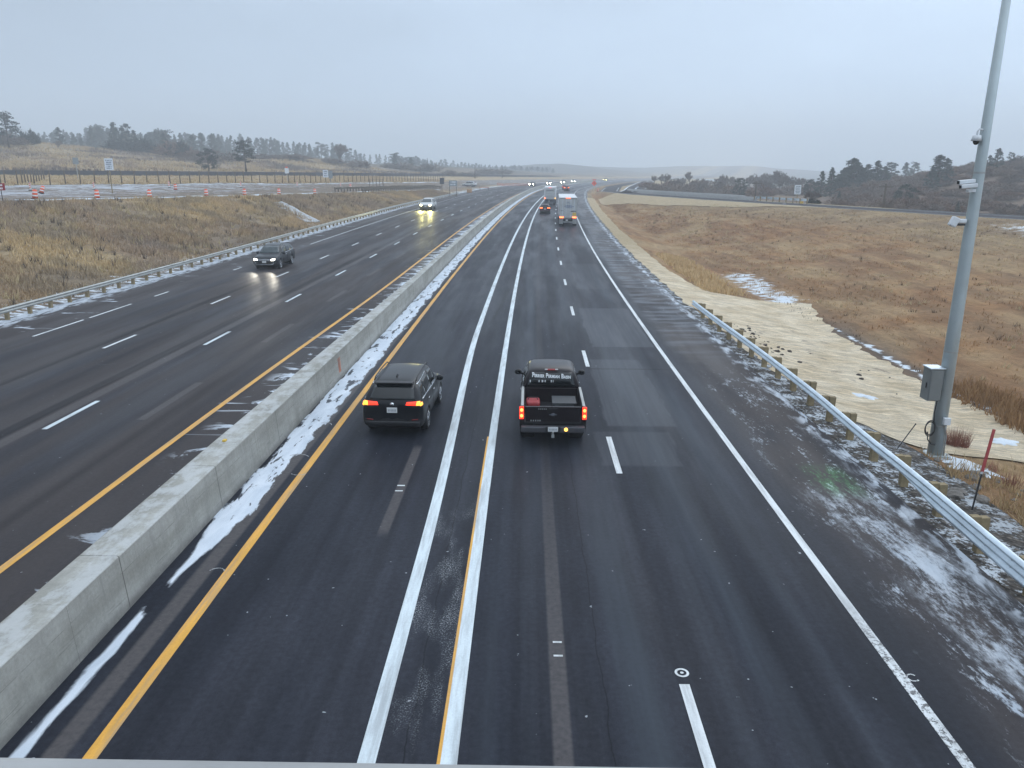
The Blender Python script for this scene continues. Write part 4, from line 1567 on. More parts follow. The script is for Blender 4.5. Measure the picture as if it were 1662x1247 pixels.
def make_pickup(loc):
    e = empty('pickup_truck', loc, 0, 'dark pickup truck with open loaded bed and white lettering across its rear window', 'pickup truck')
    P_ = M['pickup_paint']
    secs = [psec(-.52, .55, 1.10, 1.18, .93, .93, .86), psec(-.50, .46, 1.20, 1.56, .985, .945, .80), psec(-.44, .45, 1.21, 1.76, .99, .945, .76), psec(-.25, .45, 1.21, 1.855, .99, .945, .755),
            psec(.4, .45, 1.20, 1.885, .99, .945, .76), psec(.95, .45, 1.19, 1.86, .99, .945, .76), psec(1.25, .45, 1.19, 1.76, .99, .94, .76),
            psec(1.6, .45, 1.18, 1.45, .99, .935, .79), psec(1.85, .45, 1.17, 1.27, .99, .93, .84), psec(2.1, .45, 1.14, 1.24, .99, .93, .84),
            psec(2.75, .46, 1.08, 1.19, .985, .92, .80), psec(3.0, .48, .98, 1.08, .96, .90, .74), psec(3.12, .52, .82, .9, .90, .84, .66)]
    cab, bv = loft_body('cab', secs, [P_, M['trim']], e, 2, lambda c, n_: 1 if c.z < .52 else 0, [(2.05, .40, .47)])
    rw = patch('rear_window', bv, '-y', [(-.80, 1.27), (.80, 1.27), (.66, 1.73), (-.66, 1.73)], M['glass'], cab, .01, 12, 6)
    patch('windscreen', bv, '+y', [(-.80, 1.28), (.80, 1.28), (.66, 1.78), (-.66, 1.78)], M['windscreen'], cab)
    for ax in ('+x', '-x'):
        patch('side_window', bv, ax, [(-.36, 1.28), (.42, 1.27), (.42, 1.74), (-.26, 1.72)], M['glass'], cab, n=8, m=5)
        patch('side_window', bv, ax, [(.50, 1.27), (1.66, 1.25), (1.20, 1.70), (.50, 1.75)], M['glass'], cab, n=8, m=5)
        for yy in (.46, 1.55):
            patch('door_gap', bv, ax, [(yy - .007, .55), (yy + .007, .55), (yy + .007, 1.2), (yy - .007, 1.2)], M['under'], cab, .004, 1, 8)
        for yy in (-.3, .6):
            patch('door_handle', bv, ax, [(yy, 1.08), (yy + .2, 1.08), (yy + .2, 1.115), (yy, 1.115)], M['chrome'], cab, .03, 3, 1)
    o = MB().box((0, -.385, 1.815), (.34, .06, .045)).build('brake_lamp', M['marker_red'], cab, bevel=.012)
    for sgn in (-1, 1):
        MB().box((sgn * .17, -.41, 1.828), (.09, .03, .03)).build('cargo_lamp', M['plate'], o)
    mirrors(cab, 1.32, .99, 1.30, M['trim'])
    # lettering on the rear window and small stickers under it
    fc = bpy.data.curves.new('window_lettering', 'FONT')
    fc.body = 'Perrier Permian Basin'
    fc.small_caps_scale = .66
    fc.offset = .006
    for bf_ in fc.body_format:
        bf_.use_small_caps = True
    fc.size = .2
    fc.align_x = 'CENTER'
    fc.extrude = .002
    fc.space_character = 1.05
    tmp = link(bpy.data.objects.new('window_lettering', fc))
    bpy.context.view_layer.update()
    me = bpy.data.meshes.new_from_object(tmp.evaluated_get(bpy.context.evaluated_depsgraph_get()))
    bpy.data.objects.remove(tmp)
    bm = bmesh.new()
    bm.from_mesh(me)
    xs = [v.co.x for v in bm.verts]
    sc_ = 1.26 / (max(xs) - min(xs))
    for v in bm.verts:
        X, Zt = v.co.x * sc_, 1.57 + v.co.y * .98 - .035 * v.co.x * sc_
        h = bv.ray_cast(Vector((X, -9, Zt)), Vector((0, 1, 0)))
        p = h[0] if h[0] is not None else Vector((X, -.5, Zt))
        v.co = Vector((X, p.y - .016 - v.co.z, Zt))
    bm.to_mesh(me)
    bm.free()
    me.materials.clear()
    me.materials.append(M['letter_white'])
    lo = link(bpy.data.objects.new('window_lettering', me))
    lo.parent = rw
    q = MB()
    for (x, w_) in ((-.69, .03), (-.40, .03), (-.29, .05), (-.20, .03), (.0, .03), (.06, .02)):
        q.box((x, -.525 + .04 * 0, 1.46), (w_, .02, .07))
    st = q.build('sticker', M['letter_white'], rw)
    # bed: two walls, front wall, floor
    def wall(sgn):
        pr = [(.985, .55), (1.0, .70), (1.0, .98), (.985, 1.22), (.955, 1.275), (.90, 1.275), (.86, 1.25), (.85, 1.20), (.85, .80)]
        vs, fs = [], []
        ys_ = np.linspace(-2.76, -.60, 14)
        for yy in ys_:
            for x, z in pr:
                if z < .95 and abs(yy + 1.62) < .5 and x > .9:
                    z = max(z, min(.40 + math.sqrt(max(.0, .50 ** 2 - (yy + 1.62) ** 2)), .95))
                vs.append((sgn * x, yy, z))
        k = len(pr)
        for i in range(len(ys_) - 1):
            for j in range(k - 1):
                fs.append((i * k + j, i * k + j + 1, (i + 1) * k + j + 1, (i + 1) * k + j))
        fs += [tuple(range(k)), tuple(range((len(ys_) - 1) * k, len(ys_) * k))]
        return MB().add(vs, fs)
    for sgn in (-1, 1):
        bw = wall(sgn).build('bed_wall', P_, e, True)
        MB().box((sgn * .925, -1.68, 1.288), (.085, 2.12, .022)).build('rail_cap', M['galv_old'], bw, bevel=.008)
        la = MB().box((sgn * .945, -2.772, 1.075), (.135, .05, .40)).build('tail_lamp', M['tail_red'], bw, bevel=.02)
        q = MB()
        for zz in (.985, 1.165):
            q.ball((sgn * .945, -2.797, zz), (.050, .012, .055), 12, 8)
        q.build('bulb', M['tail_hot'], la, True)
        q = MB()
        q.cyl((sgn * .55, -1.62, .40), (sgn * .92, -1.62, .40), .47, None, 24)
        q.build('wheel_housing', M['under'], e)
    MB().box((0, -1.68, .76), (1.72, 2.16, .06)).build('bed_floor', M['trim'], e)
    MB().box((0, -.62, 1.0), (1.72, .05, .50)).build('bed_front', P_, e, bevel=.01)
    tg = MB().box((0, -2.765, 1.035), (1.66, .065, .47))
    tg.box((0, -2.765, 1.26), (1.66, .085, .03))
    tg = tg.build('tailgate', P_, e, bevel=.014)
    MB().box((0, -2.803, 1.22), (.24, .014, .035)).build('handle', M['trim'], tg, bevel=.004)
    q = MB()  # bow-tie shaped emblem
    q.prism([(-.125, 1.015), (-.10, 1.055), (-.045, 1.055), (-.045, 1.078), (.045, 1.078), (.045, 1.055), (.125, 1.055), (.10, 1.015), (.045, 1.015), (.045, .992), (-.045, .992), (-.045, 1.015)], -2.812, -2.796)
    q.build('emblem', M['chrome'], tg)
    q = MB()
    for (x, w_) in ((-.66, .05), (-.59, .05), (-.52, .05), (-.45, .045), (-.39, .05)):
        q.box((x, -2.801, .84), (w_ * .6, .01, .045))
    for i in range(5):
        q.box((-.43 + .055 * i, -2.801, 1.205), (.03, .01, .03))
    q.build('badge', M['galv_old'], tg)
    bmr = MB().box((0, -2.86, .60), (1.92, .20, .20)).build('rear_bumper', M['bumper_grey'], e, bevel=.04)
    MB().box((0, -2.965, .625), (.44, .012, .15)).build('plate_recess', M['trim'], bmr)
    pl = MB().box((0, -2.974, .625), (.30, .012, .15)).build('licence_plate', M['plate'], bmr, bevel=.004)
    q = MB()
    for i in range(6):
        q.box((-.10 + i * .04, -2.981, .62), (.022, .003, .06))
    q.build('plate_text', M['plate_ink'], pl)
    MB().cyl((.39, -2.99, .62), (.39, -2.94, .62), .055, None, 16).build('work_lamp', M['amber_lamp'], bmr)
    q = MB().box((0, -2.9, .42), (.09, .3, .09))
    q.cyl((0, -3.03, .44), (0, -3.03, .52), .02, None, 8)
    q.ball((0, -3.03, .54), .03, 10, 6)
    q.build('tow_hitch', M['galv_old'], bmr)
    for y in (-1.62, 2.05):
        for sgn in (-1, 1):
            wheel(e, sgn * .86, y, .40, .27)
    MB().box((0, 0, .50), (1.2, 5.4, .16)).build('chassis', M['under'], e)
    MB().box((0, 3.14, .62), (1.86, .18, .22)).build('front_bumper', M['chrome'], e, bevel=.05)
    for sgn in (-1, 1):
        patch('headlight', bv, '+y', [(sgn * .56, .86), (sgn * .80, .86), (sgn * .80, 1.0), (sgn * .56, .98)], M['alloy'], cab, .01, 5, 3)
    patch('grille', bv, '+y', [(-.5, .75), (.5, .75), (.5, .98), (-.5, .98)], M['trim'], cab, .01, 6, 3)
    return e


PKY = 24.9
pk = make_pickup(on_road(.86, PKY))
drive(pk, PKY)


def in_bed(name, label, cat, x, y, fill):
    """loose cargo standing on the pickup's bed floor"""
    m_ = pk.matrix_basis.copy()
    e = empty(name, (0, 0, 0), 0, label, cat)
    e.matrix_basis = Matrix.LocRotScale(pk.location, pk.rotation_euler, (1, 1, 1)) @ Matrix.Translation((x, y, .792))
    fill(e)
    return e


def f_bag(e):
    b = MB().box((0, 0, .17), (.44, .60, .34)).build('bag_body', M['red_cloth'], e, bevel=.07)
    MB().tube([(-.16, 0, .33), (-.12, 0, .41), (.12, 0, .41), (.16, 0, .33)], .016, 6).build('handle', M['trim'], e)


def f_tub(e):
    MB().box((0, 0, .15), (.72, .8, .30)).build('tub_body', M['grey_tub'], e, bevel=.05)
    MB().box((0, 0, .31), (.76, .84, .03)).build('lid', M['grey_tub'], e, bevel=.012)


def f_jug(e):
    MB().cyl((-.13, 0, .09), (.13, 0, .09), .085, None, 14).build('jug_body', M['pale_yellow'], e, True)
    MB().cyl((.13, 0, .09), (.19, 0, .09), .035, None, 10).build('cap', M['letter_white'], e, True)


def f_sack(e):
    q = MB()
    for (x, y, z, r) in ((-.42, 0, .12, .2), (-.1, .05, .15, .23), (.22, 0, .12, .2), (.48, .03, .14, .2)):
        q.ball((x, y, z), (r, .17, z * 1.05), 12, 8)
    q.build('sack_body', M['trim'], e, True)
    MB().box((0, .05, .29), (.3, .1, .02)).build('flap', M['galv_old'], e, bevel=.008)


in_bed('tool_bag', 'red bag lying in the open bed of the dark pickup', 'bag', -.60, -1.55, f_bag)
in_bed('storage_tub', 'dark grey lidded tub in the open bed of the dark pickup', 'storage tub', .38, -1.45, f_tub)
in_bed('jug', 'small pale yellow jug lying beside the red bag in the pickup bed', 'jug', -.30, -2.1, f_jug)
in_bed('cargo_sack', 'black lumpy sack along the tailgate inside the pickup bed', 'sack', .1, -2.5, f_sack)


# ---- box lorries
def make_truck(name, label, cat, loc, kind):
    e = empty(name, loc, 0, label, cat)
    if kind == 'trailer':
        L, Wd, H0, H1 = 14.6, 2.6, 1.15, 4.05
        bx = MB().box((0, L / 2, (H0 + H1) / 2), (Wd, L, H1 - H0)).build('trailer_box', M['box_white'], e, bevel=.03)
        fr = MB()
        for x in (-1.24, 1.24):
            fr.box((x, -.02, (H0 + H1) / 2), (.10, .06, H1 - H0 - .04))
        fr.box((0, -.02, H1 - .09), (2.38, .06, .16))
        fr.box((0, -.02, H0 + .07), (2.38, .06, .14))
        fr.build('door_frame', M['galv_old'], bx)
        MB().box((0, -.022, H1 - .185), (2.38, .05, .03)).build('header_shadow_strip', M['trim'], bx)  # solid black bar standing in for the shadow line under the header
        for x in (-.585, .585):
            d_ = MB().box((x, -.012, 2.57), (1.155, .05, 2.62)).build('door', M['box_grey'], bx, bevel=.01)
            q = MB()
            for dx in (-.2, .3):
                q.cyl((x + dx, -.055, 1.3), (x + dx, -.055, 3.85), .016, None, 6)
            q.build('lock_rod', M['galv'], d_)
        q = MB()
        for i, wd in enumerate((.9, 1.2, .8)):
            x0 = -wd / 2
            k = 0
            while x0 < wd / 2:
                w_ = .07 + .05 * ((k * 7 + i * 3) % 3)
                q.box((x0 + w_ / 2 + .05, -.046, 2.95 - i * .16), (w_, .012, .09))
                x0 += w_ + .035
                k += 1
        q.build('lettering', M['letter_blue'], bx)
        q = MB()
        for x in (-.15, 0, .15):
            q.box((x, -.046, 3.3 + .06 * (x == 0)), (.08, .012, .13))
        q.build('crest', M['letter_blue'], bx)
        MB().box((.72, -.046, 2.12), (.78, .012, .15)).build('dark_sticker', M['letter_dark'], bx)
        MB().box((-.85, -.046, 2.2), (.4, .012, .06)).build('dark_sticker', M['letter_dark'], bx)
        MB().box((.90, -.046, 1.70), (.5, .012, .5)).build('amber_glow_panel', M['sign_yellow'], bx)  # yellow panel added to imitate the orange glow of the tail lamps
        for sgn in (-1, 1):
            for i in range(3):
                MB().cyl((sgn * (1.12 - i * .20), -.075, 1.26), (sgn * (1.12 - i * .20), -.02, 1.26), .10, None, 14).build('tail_lamp', M['tail_hot'], bx)
        for i in (-1, 0, 1):
            MB().box((i * .26, -.06, H1 - .09), (.13, .03, .07)).build('marker_lamp', M['tail_hot'], bx)
        bar = MB().box((0, .02, .60), (2.3, .1, .12))
        for x in (-.75, .75):
            bar.box((x, .05, .86), (.08, .08, .5))
        bar.build('rear_bumper', M['galv_old'], e, bevel=.01)
        MB().box((0, .1, .82), (1.3, .03, .34)).build('dark_panel', M['under'], e)
        MB().box((-.15, .06, .86), (.32, .02, .16)).build('licence_plate', M['plate'], e)
        for sgn in (-1, 1):
            MB().box((sgn * .98, .6, .68), (.55, .04, .75)).build('mud_flap', M['box_grey'], e)
            for y in (1.3, 2.6):
                MB().cyl((sgn * .70, y, .52), (sgn * 1.26, y, .52), .52, None, 24).build('wheel', M['rubber'], e)
        # tractor
        MB().box((0, 16.6, 1.8), (2.4, 2.2, 2.5)).build('sleeper_cab', M['white_paint'], e, bevel=.12)
        MB().prism([(-1.15, 2.7), (1.15, 2.7), (1.0, 3.95), (-1.0, 3.95)], 15.6, 16.9).build('roof_fairing', M['white_paint'], e, bevel=.1)
        MB().box((0, 18.6, 1.35), (2.1, 2.2, 1.3)).build('bonnet', M['white_paint'], e, bevel=.2)
        for sgn in (-1, 1):
            MB().cyl((sgn * 1.1, 15.3, 1.0), (sgn * 1.1, 15.3, 4.2), .08, None, 10).build('exhaust_stack', M['chrome'], e)
            for y in (14.2, 15.4, 18.9):
                MB().cyl((sgn * .75, y, .52), (sgn * 1.25, y, .52), .52, None, 24).build('wheel', M['rubber'], e)
    else:
        L, Wd, H0, H1 = 9.0, 2.5, 1.35, 3.85
        bx = MB().box((0, L / 2, (H0 + H1) / 2), (Wd, L, H1 - H0)).build('cargo_box', M['box_white'], e, bevel=.05)
        MB().box((0, -.02, 2.55), (2.1, .05, 2.1)).build('rear_door', M['box_grey'], bx, bevel=.01)
        for zz in (1.95, 2.45, 3.0):
            MB().box((0, -.048, zz), (2.06, .012, .025)).build('door_seam', M['letter_dark'], bx)
        q = MB()
        for i in range(9):
            q.box((-.72 + i * .18, -.05, 3.18), (.12, .012, .2))
        q.build('lettering', M['letter_dark'], bx)
        for i in (-1, 0, 1):
            MB().box((i * .2, -.04, 3.74), (.16, .05, .08)).build('marker_lamp', M['tail_red'], bx)
        for sgn, mm_ in ((-1, 'tail_hot'), (1, 'amber_lamp')):
            MB().box((sgn * 1.13, -.05, 1.52), (.2, .06, .22)).build('tail_lamp', M[mm_], bx)
        q = MB().box((0, .3, .86), (2.2, .5, .55))
        q.box((0, .0, 1.2), (2.4, .2, .15))
        q.build('tail_lift', M['sign_dark'], e, bevel=.02)
        MB().box((-.2, .03, .95), (.3, .02, .16)).build('licence_plate', M['plate'], e)
        for sgn in (-1, 1):
            for y in (2.2, 8.8):
                MB().cyl((sgn * .7, y, .48), (sgn * 1.2, y, .48), .48, None, 24).build('wheel', M['rubber'], e)
        MB().box((0, 10.1, 1.55), (2.3, 2.1, 2.1)).build('cab', M['white_paint'], e, bevel=.25)
        MB().box((0, 5, .75), (1, 9, .3)).build('chassis', M['under'], e)
    return e


tr = make_truck('trailer_truck', 'white semi trailer truck with grey rear doors and red lamps in the outer lane', 'truck', on_road(4.42, 114.), 'trailer')
drive(tr, 114.)
tr2_ = make_truck('box_truck', 'white box truck with dark lettering high on its rear, ahead of the small SUV', 'truck', on_road(1.15, 172.), 'box')
drive(tr2_, 172.)

c_ = make_suv('small_suv', 'small dark red SUV with glowing tail lamps following the white box truck', M['dark_red_paint'], on_road(.75, 144.), 0, tailmats=(M['tail_hot'], M['tail_hot']), chrome=False, scale=.97)
drive(c_, 144.)
c_ = make_suv('red_car', 'bright red car with lit brake lamps beyond the white box truck', M['red_paint'], on_road(3.0, 268.), 0, tailmats=(M['tail_hot'], M['tail_hot']), chrome=False, scale=.95)
drive(c_, 268.)
c_ = make_suv('red_car', 'second red car just ahead of the bright red car, one lane left', M['red_paint'], on_road(1.2, 284.), 0, tailmats=(M['tail_red'], M['tail_red']), chrome=False, scale=.9)
drive(c_, 284.)
FARL = [(-17.7, 326., 'far dark car with the brightest paired white headlights, nearest of the oncoming row', 'black_paint'),
        (-14.4, 347., 'far silver car with paired white headlights behind the brightest oncoming car', 'silver_paint'),
        (-13.0, 373., 'far dark car with warm headlights in the middle of the oncoming row', 'charcoal_paint'),
        (-13.0, 402., 'far pale car with small white headlights near the end of the oncoming row', 'silver_paint')]
for u_, y_, lb, pt in FARL:
    c_ = make_suv('oncoming_car', lb, M[pt], on_road(u_, y_), 0, group='oncoming cars far up the road', head=M['head_far'], tail='off', chrome=False, plate=False, lit=1)
    drive(c_, y_, False)
c_ = make_suv('oncoming_car', 'farthest oncoming car showing one yellow glare above the orange sign', M['black_paint'], on_road(-13., 505.), 0, group='oncoming cars far up the road', head=M['head_yellow'], tail='off', chrome=False, plate=False, lit=1)
drive(c_, 505., False)
# ------------------------------------------------------------------ placing by sight line onto the land
def hit(px, py):
    d = pix_dir(px, py)
    Ys = np.concatenate([np.arange(12, 400, .25), np.arange(400, 2500, 2)])
    X = d.x / d.y * Ys
    Z = CAMH + Ys * d.z / d.y
    gzv = ground_z(X, Ys)
    k = int(np.argmax(Z < gzv + .03))
    return float(X[k]), float(Ys[k]), float(gzv[k])


# ------------------------------------------------------------------ trees
def tri_mesh(name, V, F, shade, mat, extra=None):
    me = bpy.data.meshes.new(name)
    V = np.asarray(V, np.float32).reshape(-1, 3)
    F = np.asarray(F, np.int32).reshape(-1, 3)
    me.vertices.add(len(V))
    me.vertices.foreach_set('co', V.reshape(-1))
    me.loops.add(F.size)
    me.loops.foreach_set('vertex_index', F.reshape(-1))
    me.polygons.add(len(F))
    me.polygons.foreach_set('loop_start', np.arange(0, F.size, 3, dtype=np.int32))
    me.polygons.foreach_set('loop_total', np.full(len(F), 3, dtype=np.int32))
    me.update(calc_edges=True)
    if shade is not None:
        a = me.attributes.new('shade', 'FLOAT', 'POINT')
        a.data.foreach_set('value', np.asarray(shade, np.float32))
    if extra is not None:
        a = me.attributes.new('tint', 'FLOAT_COLOR', 'POINT')
        a.data.foreach_set('color', np.concatenate([extra, np.ones((len(extra), 1))], 1).astype(np.float32).reshape(-1))
    me.materials.append(mat)
    return me


def leaf_cloud(centres, radii, per, size, rs):
    """random leaf-sized triangles filling flattened clumps"""
    C = np.repeat(centres, per, 0)
    Rr = np.repeat(radii, per, 0)
    p = rs.normal(size=(len(C), 3))
    p /= np.linalg.norm(p, axis=1)[:, None]
    p *= rs.random((len(C), 1)) ** .45
    P = C + p * Rr
    a = rs.normal(size=P.shape)
    b = rs.normal(size=P.shape)
    a /= np.linalg.norm(a, axis=1)[:, None]
    b /= np.linalg.norm(b, axis=1)[:, None]
    s_ = size * (.6 + .8 * rs.random((len(P), 1)))
    V = np.stack([P - a * s_ * .5, P + a * s_ * .5, P + b * s_], 1).reshape(-1, 3)
    F = np.arange(len(V)).reshape(-1, 3)
    sh = np.repeat(np.repeat(rs.random(len(centres)), per) * .75 + .25 * rs.random(len(P)), 3)
    return V, F, sh


def pine_meshes(seed, kind):
    """unit-height conifer: crown and trunk meshes"""
    rs = np.random.default_rng(seed)
    cs, rd, br = [], [], MB()
    lean = rs.normal(0, .012, 2)
    top = lambda z: np.array([lean[0] * z * 2, lean[1] * z * 2, z])
    if kind == 'ponderosa':
        zs, n, w0, per, size = .34, 34, .30, 46, .035
        rad = lambda t: w0 * (1.0 - .55 * max(0, t - .35) / .65) * (.45 + .55 * min(1, t / .25))
    elif kind == 'round':
        zs, n, w0, per, size = .14, 46, .40, 50, .04
        rad = lambda t: w0 * math.sqrt(max(.04, 1 - (1.9 * t - .85) ** 2 * .9)) * 1.0
    elif kind == 'tall':
        zs, n, w0, per, size = .20, 42, .20, 34, .034
        rad = lambda t: w0 * (1 - .82 * t ** 1.2) * (.75 + .5 * rs.random())
    else:
        zs, n, w0, per, size = .06, 48, .21, 34, .034
        rad = lambda t: w0 * (1 - t) ** .85 + .015
    for i in range(n):
        t_ = (i + rs.random()) / n
        if kind == 'ponderosa':
            t_ = t_ ** .9
        z = zs + (1 - zs) * t_ * .97
        r_ = rad(t_)
        a = rs.random() * 2 * math.pi if kind != 'spruce' else i * 2.4 + rs.random()
        q = r_ * (.35 + .65 * rs.random() ** .6)
        c0 = top(z)
        c_ = c0 + np.array([math.cos(a) * q, math.sin(a) * q, -.02 * (1 - t_) if kind == 'spruce' else .01])
        cs.append(c_)
        k = .7 + .6 * rs.random()
        if kind == 'ponderosa':
            rd.append([.088 * k, .088 * k, .036 * k])
        elif kind == 'round':
            rd.append([.10 * k, .10 * k, .075 * k])
        elif kind == 'tall':
            rd.append([.065 * k * (1.2 - .6 * t_), .065 * k * (1.2 - .6 * t_), .040 * k])
        else:
            rd.append([.060 * k * (1.35 - t_), .060 * k * (1.35 - t_), .034 * k])
        if kind in ('ponderosa', 'tall') or i % 2 == 0:
            b0 = top(z - .25 * q)
            br.tube([b0, (b0 + c_) / 2 + np.array([0, 0, .008]), c_], [.008 * (1.2 - t_), .006, .003], 4)
    if kind in ('spruce', 'tall'):
        for z in np.linspace(.9, 1.0, 4):
            cs.append(top(z)); rd.append([.02, .02, .03])
    V, F, sh = leaf_cloud(np.array(cs), np.array(rd), per, size, rs)
    crown = tri_mesh('crown', V, F, sh, M['needles'] if kind in ('ponderosa', 'round') else M['needles_far'])
    w = .018 if kind != 'round' else .022
    br.tube([(0, 0, -.04), top(.3), top(.65), top(.97)], [w * 1.25, w, w * .6, .003], 7)
    if kind == 'round':
        br.tube([(.05, .01, -.04), (.06, .0, .2), (.09, 0, .5)], [.018, .014, .008], 6)
    return crown, br.mesh('trunk', M['bark'], True)


def bare_meshes(seed, spread=.5, levels=5, thick=.022, mat='twigs', multi=1, twig=26):
    rs = np.random.default_rng(seed)
    tk, V = MB(), []
    sh = []

    def grow(p, d, L, r, lv):
        p1 = p + d * L
        mid = (p + p1) / 2 + rs.normal(size=3) * L * .06
        if lv >= 2:
            tk.tube([p, mid, p1], [r, r * .85, r * .66], 5 if lv > 3 else 4)
        else:
            pass
        if lv <= 2:
            for _ in range(twig // (3 - lv) if lv < 2 else 5):
                t_ = rs.random()
                q = p + (p1 - p) * t_
                dd = d * .6 + rs.normal(size=3) * .55 + np.array([0, 0, .25])
                dd /= np.linalg.norm(dd)
                l_ = L * (.45 + .8 * rs.random())
                s_ = rs.normal(size=3)
                s_ = np.cross(dd, s_)
                s_ /= np.linalg.norm(s_) + 1e-6
                wv = .0075
                V.extend([q - s_ * wv, q + s_ * wv, q + dd * l_])
                k = rs.random()
                sh.extend([k] * 3)
        if lv > 0:
            n_ = 2 + (rs.random() < .55) + (lv == levels)
            for i in range(n_):
                a = rs.normal(size=3)
                a[2] = abs(a[2]) * .3
                dd = d + a * spread * (.75 + .5 * rs.random())
                dd[2] = max(dd[2], .1 * rs.random())
                dd /= np.linalg.norm(dd)
                grow(p + (p1 - p) * (.7 + .3 * rs.random()), dd, L * (.62 + .22 * rs.random()), r * .62, lv - 1)

    for m_ in range(multi):
        d = np.array([rs.normal() * .25 * (multi > 1), rs.normal() * .25 * (multi > 1), 1.])
        d /= np.linalg.norm(d)
        grow(np.array([rs.normal() * .03 * (multi > 1), rs.normal() * .03 * (multi > 1), -.02]), d, .25 if multi == 1 else .22, thick, levels)
    V = np.array(V)
    zmax = max(V[:, 2].max(), 1e-3)
    V = V / zmax
    tk.v = [tuple(np.array(p) / zmax) for p in tk.v]
    crown = tri_mesh('crown', V, np.arange(len(V)).reshape(-1, 3), sh, M[mat])
    return crown, tk.mesh('trunk', M['bark_grey'], True)


def shrub_mesh(seed, mat='twigs_purple', n=1500, flat=.62, leafy=.35):
    """unit-width mound of twigs"""
    rs = np.random.default_rng(seed)
    V, sh = [], []
    blobs = [(rs.normal() * .24, rs.normal() * .24, .55 + .45 * rs.random()) for _ in range(6)]
    for i in range(n):
        bx, by, k = blobs[rs.integers(6)]
        d = rs.normal(size=3)
        d[2] = abs(d[2]) + .15
        d /= np.linalg.norm(d)
        r0, r1 = rs.random() * .5, 1.
        q0 = np.array([bx, by, 0]) + d * np.array([.3, .3, flat * k]) * (.25 + .6 * rs.random())
        dd = d + rs.normal(size=3) * .55
        dd /= np.linalg.norm(dd)
        l_ = .08 + .13 * rs.random()
        s_ = np.cross(dd, rs.normal(size=3))
        s_ /= np.linalg.norm(s_) + 1e-6
        wv = .007 + (.02 * rs.random() if rs.random() < leafy else 0)
        V.extend([q0 - s_ * wv, q0 + s_ * wv, q0 + dd * l_])
        c_ = rs.random() * .5 + .5 * ((int(bx * 97) % 5) / 5)
        sh.extend([c_] * 3)
    return tri_mesh('shrub', np.array(V), np.arange(len(V)).reshape(-1, 3), sh, M[mat])


PINES = {k: [pine_meshes(s + 10 * i, k) for s in range(n_)] for i, (k, n_) in enumerate((('ponderosa', 3), ('round', 2), ('tall', 6), ('spruce', 4)))}
BARE = [bare_meshes(50 + s, .55, 5, .02, 'twigs') for s in range(3)]
BAREW = [bare_meshes(60 + s, .62, 5, .022, 'twigs', 3, 20) for s in range(3)]
SHR = {'purple': [shrub_mesh(70 + s) for s in range(4)], 'rust': [shrub_mesh(80 + s, 'twigs_rust') for s in range(3)], 'dark': [shrub_mesh(90 + s, 'needles', 2200, .85, .9) for s in range(2)]}
_tn = [0]


def tree(name, meshes, X, Y, h, label, cat='tree', group=None, wide=1., z=None, parts=True):
    z = gz(X, Y) if z is None else z
    _tn[0] += 1
    rz = (_tn[0] * 2.399) % 6.28
    e = empty(name, (X, Y, z - .02 * h), rz, label, cat, group)
    for me in meshes:
        o = link(bpy.data.objects.new(me.name.split('.')[0], me))
        o.parent = e
        o.scale = (h * wide, h * wide, h)
    return e


def shrub(name, me, X, Y, w_, h, label, cat='shrub', group=None):
    _tn[0] += 1
    o = link(bpy.data.objects.new(name, me))
    o.location = (X, Y, gz(X, Y) - .05)
    o.rotation_euler = (0, 0, (_tn[0] * 2.399) % 6.28)
    o.scale = (w_, w_, h / .75)
    return tag(o, label, cat, group)


def top_h(px, py_top, Y):
    """height of a tree standing at depth Y in photo column px so that its top reaches photo row py_top"""
    X, Y, z = col_at(px, Y)
    d = pix_dir(px, py_top)
    return X, z, CAMH + Y * d.z / d.y - z


rs = np.random.default_rng(11)
# the pine belt along the left ridge
TPX = [-40, 20, 60, 100, 130, 165, 200, 235, 270, 300, 330, 370, 400, 450, 500, 540, 580, 620, 660, 700, 750, 800, 850, 880]
TPY = [202, 205, 210, 202, 206, 194, 197, 206, 201, 206, 206, 210, 214, 215, 223, 225, 228, 234, 245, 252, 257, 261, 263, 266]
n_ = 0
for Yr, step, drop in ((470, 12, 4), (560, 9, 3), (660, 8, 1), (800, 8, 0), (960, 5.5, 0)):
    px = -60 + rs.random() * step
    while px < (340 if Yr < 480 else 600 if Yr < 600 else 700 if Yr < 700 else 890):
        px += step * (.55 + .9 * rs.random())
        if Yr < 480 and px < 80:
            continue
        if Yr > 900 and px < 560:
            continue
        if px < 640 and float(vnoise(px / 26., Yr / 31., 3)) < .30:
            continue
        y_ = Yr + rs.normal() * 14
        tp = np.interp(px, TPX, TPY) + drop + abs(rs.normal()) * 6 + 9 * float(vnoise(px / 22., 4.4, 8)) + 1
        X, z, h = top_h(px, tp, y_)
        h = min(max(h, 6.), 24. if Yr < 800 else 11.) if px < 640 else min(max(h, 5.), 12.5)
        k = 'tall' if rs.random() < .72 else 'spruce' if rs.random() < .6 else 'ponderosa'
        tree('pine_tree', PINES[k][rs.integers(len(PINES[k]))], X, y_, h, 'hazy dark pine in the long belt along the ridge above the dry grass', group='pines in the belt along the left ridge', wide=(.9 + .5 * rs.random()) * (1.75 if px > 640 else 1))
        n_ += 1
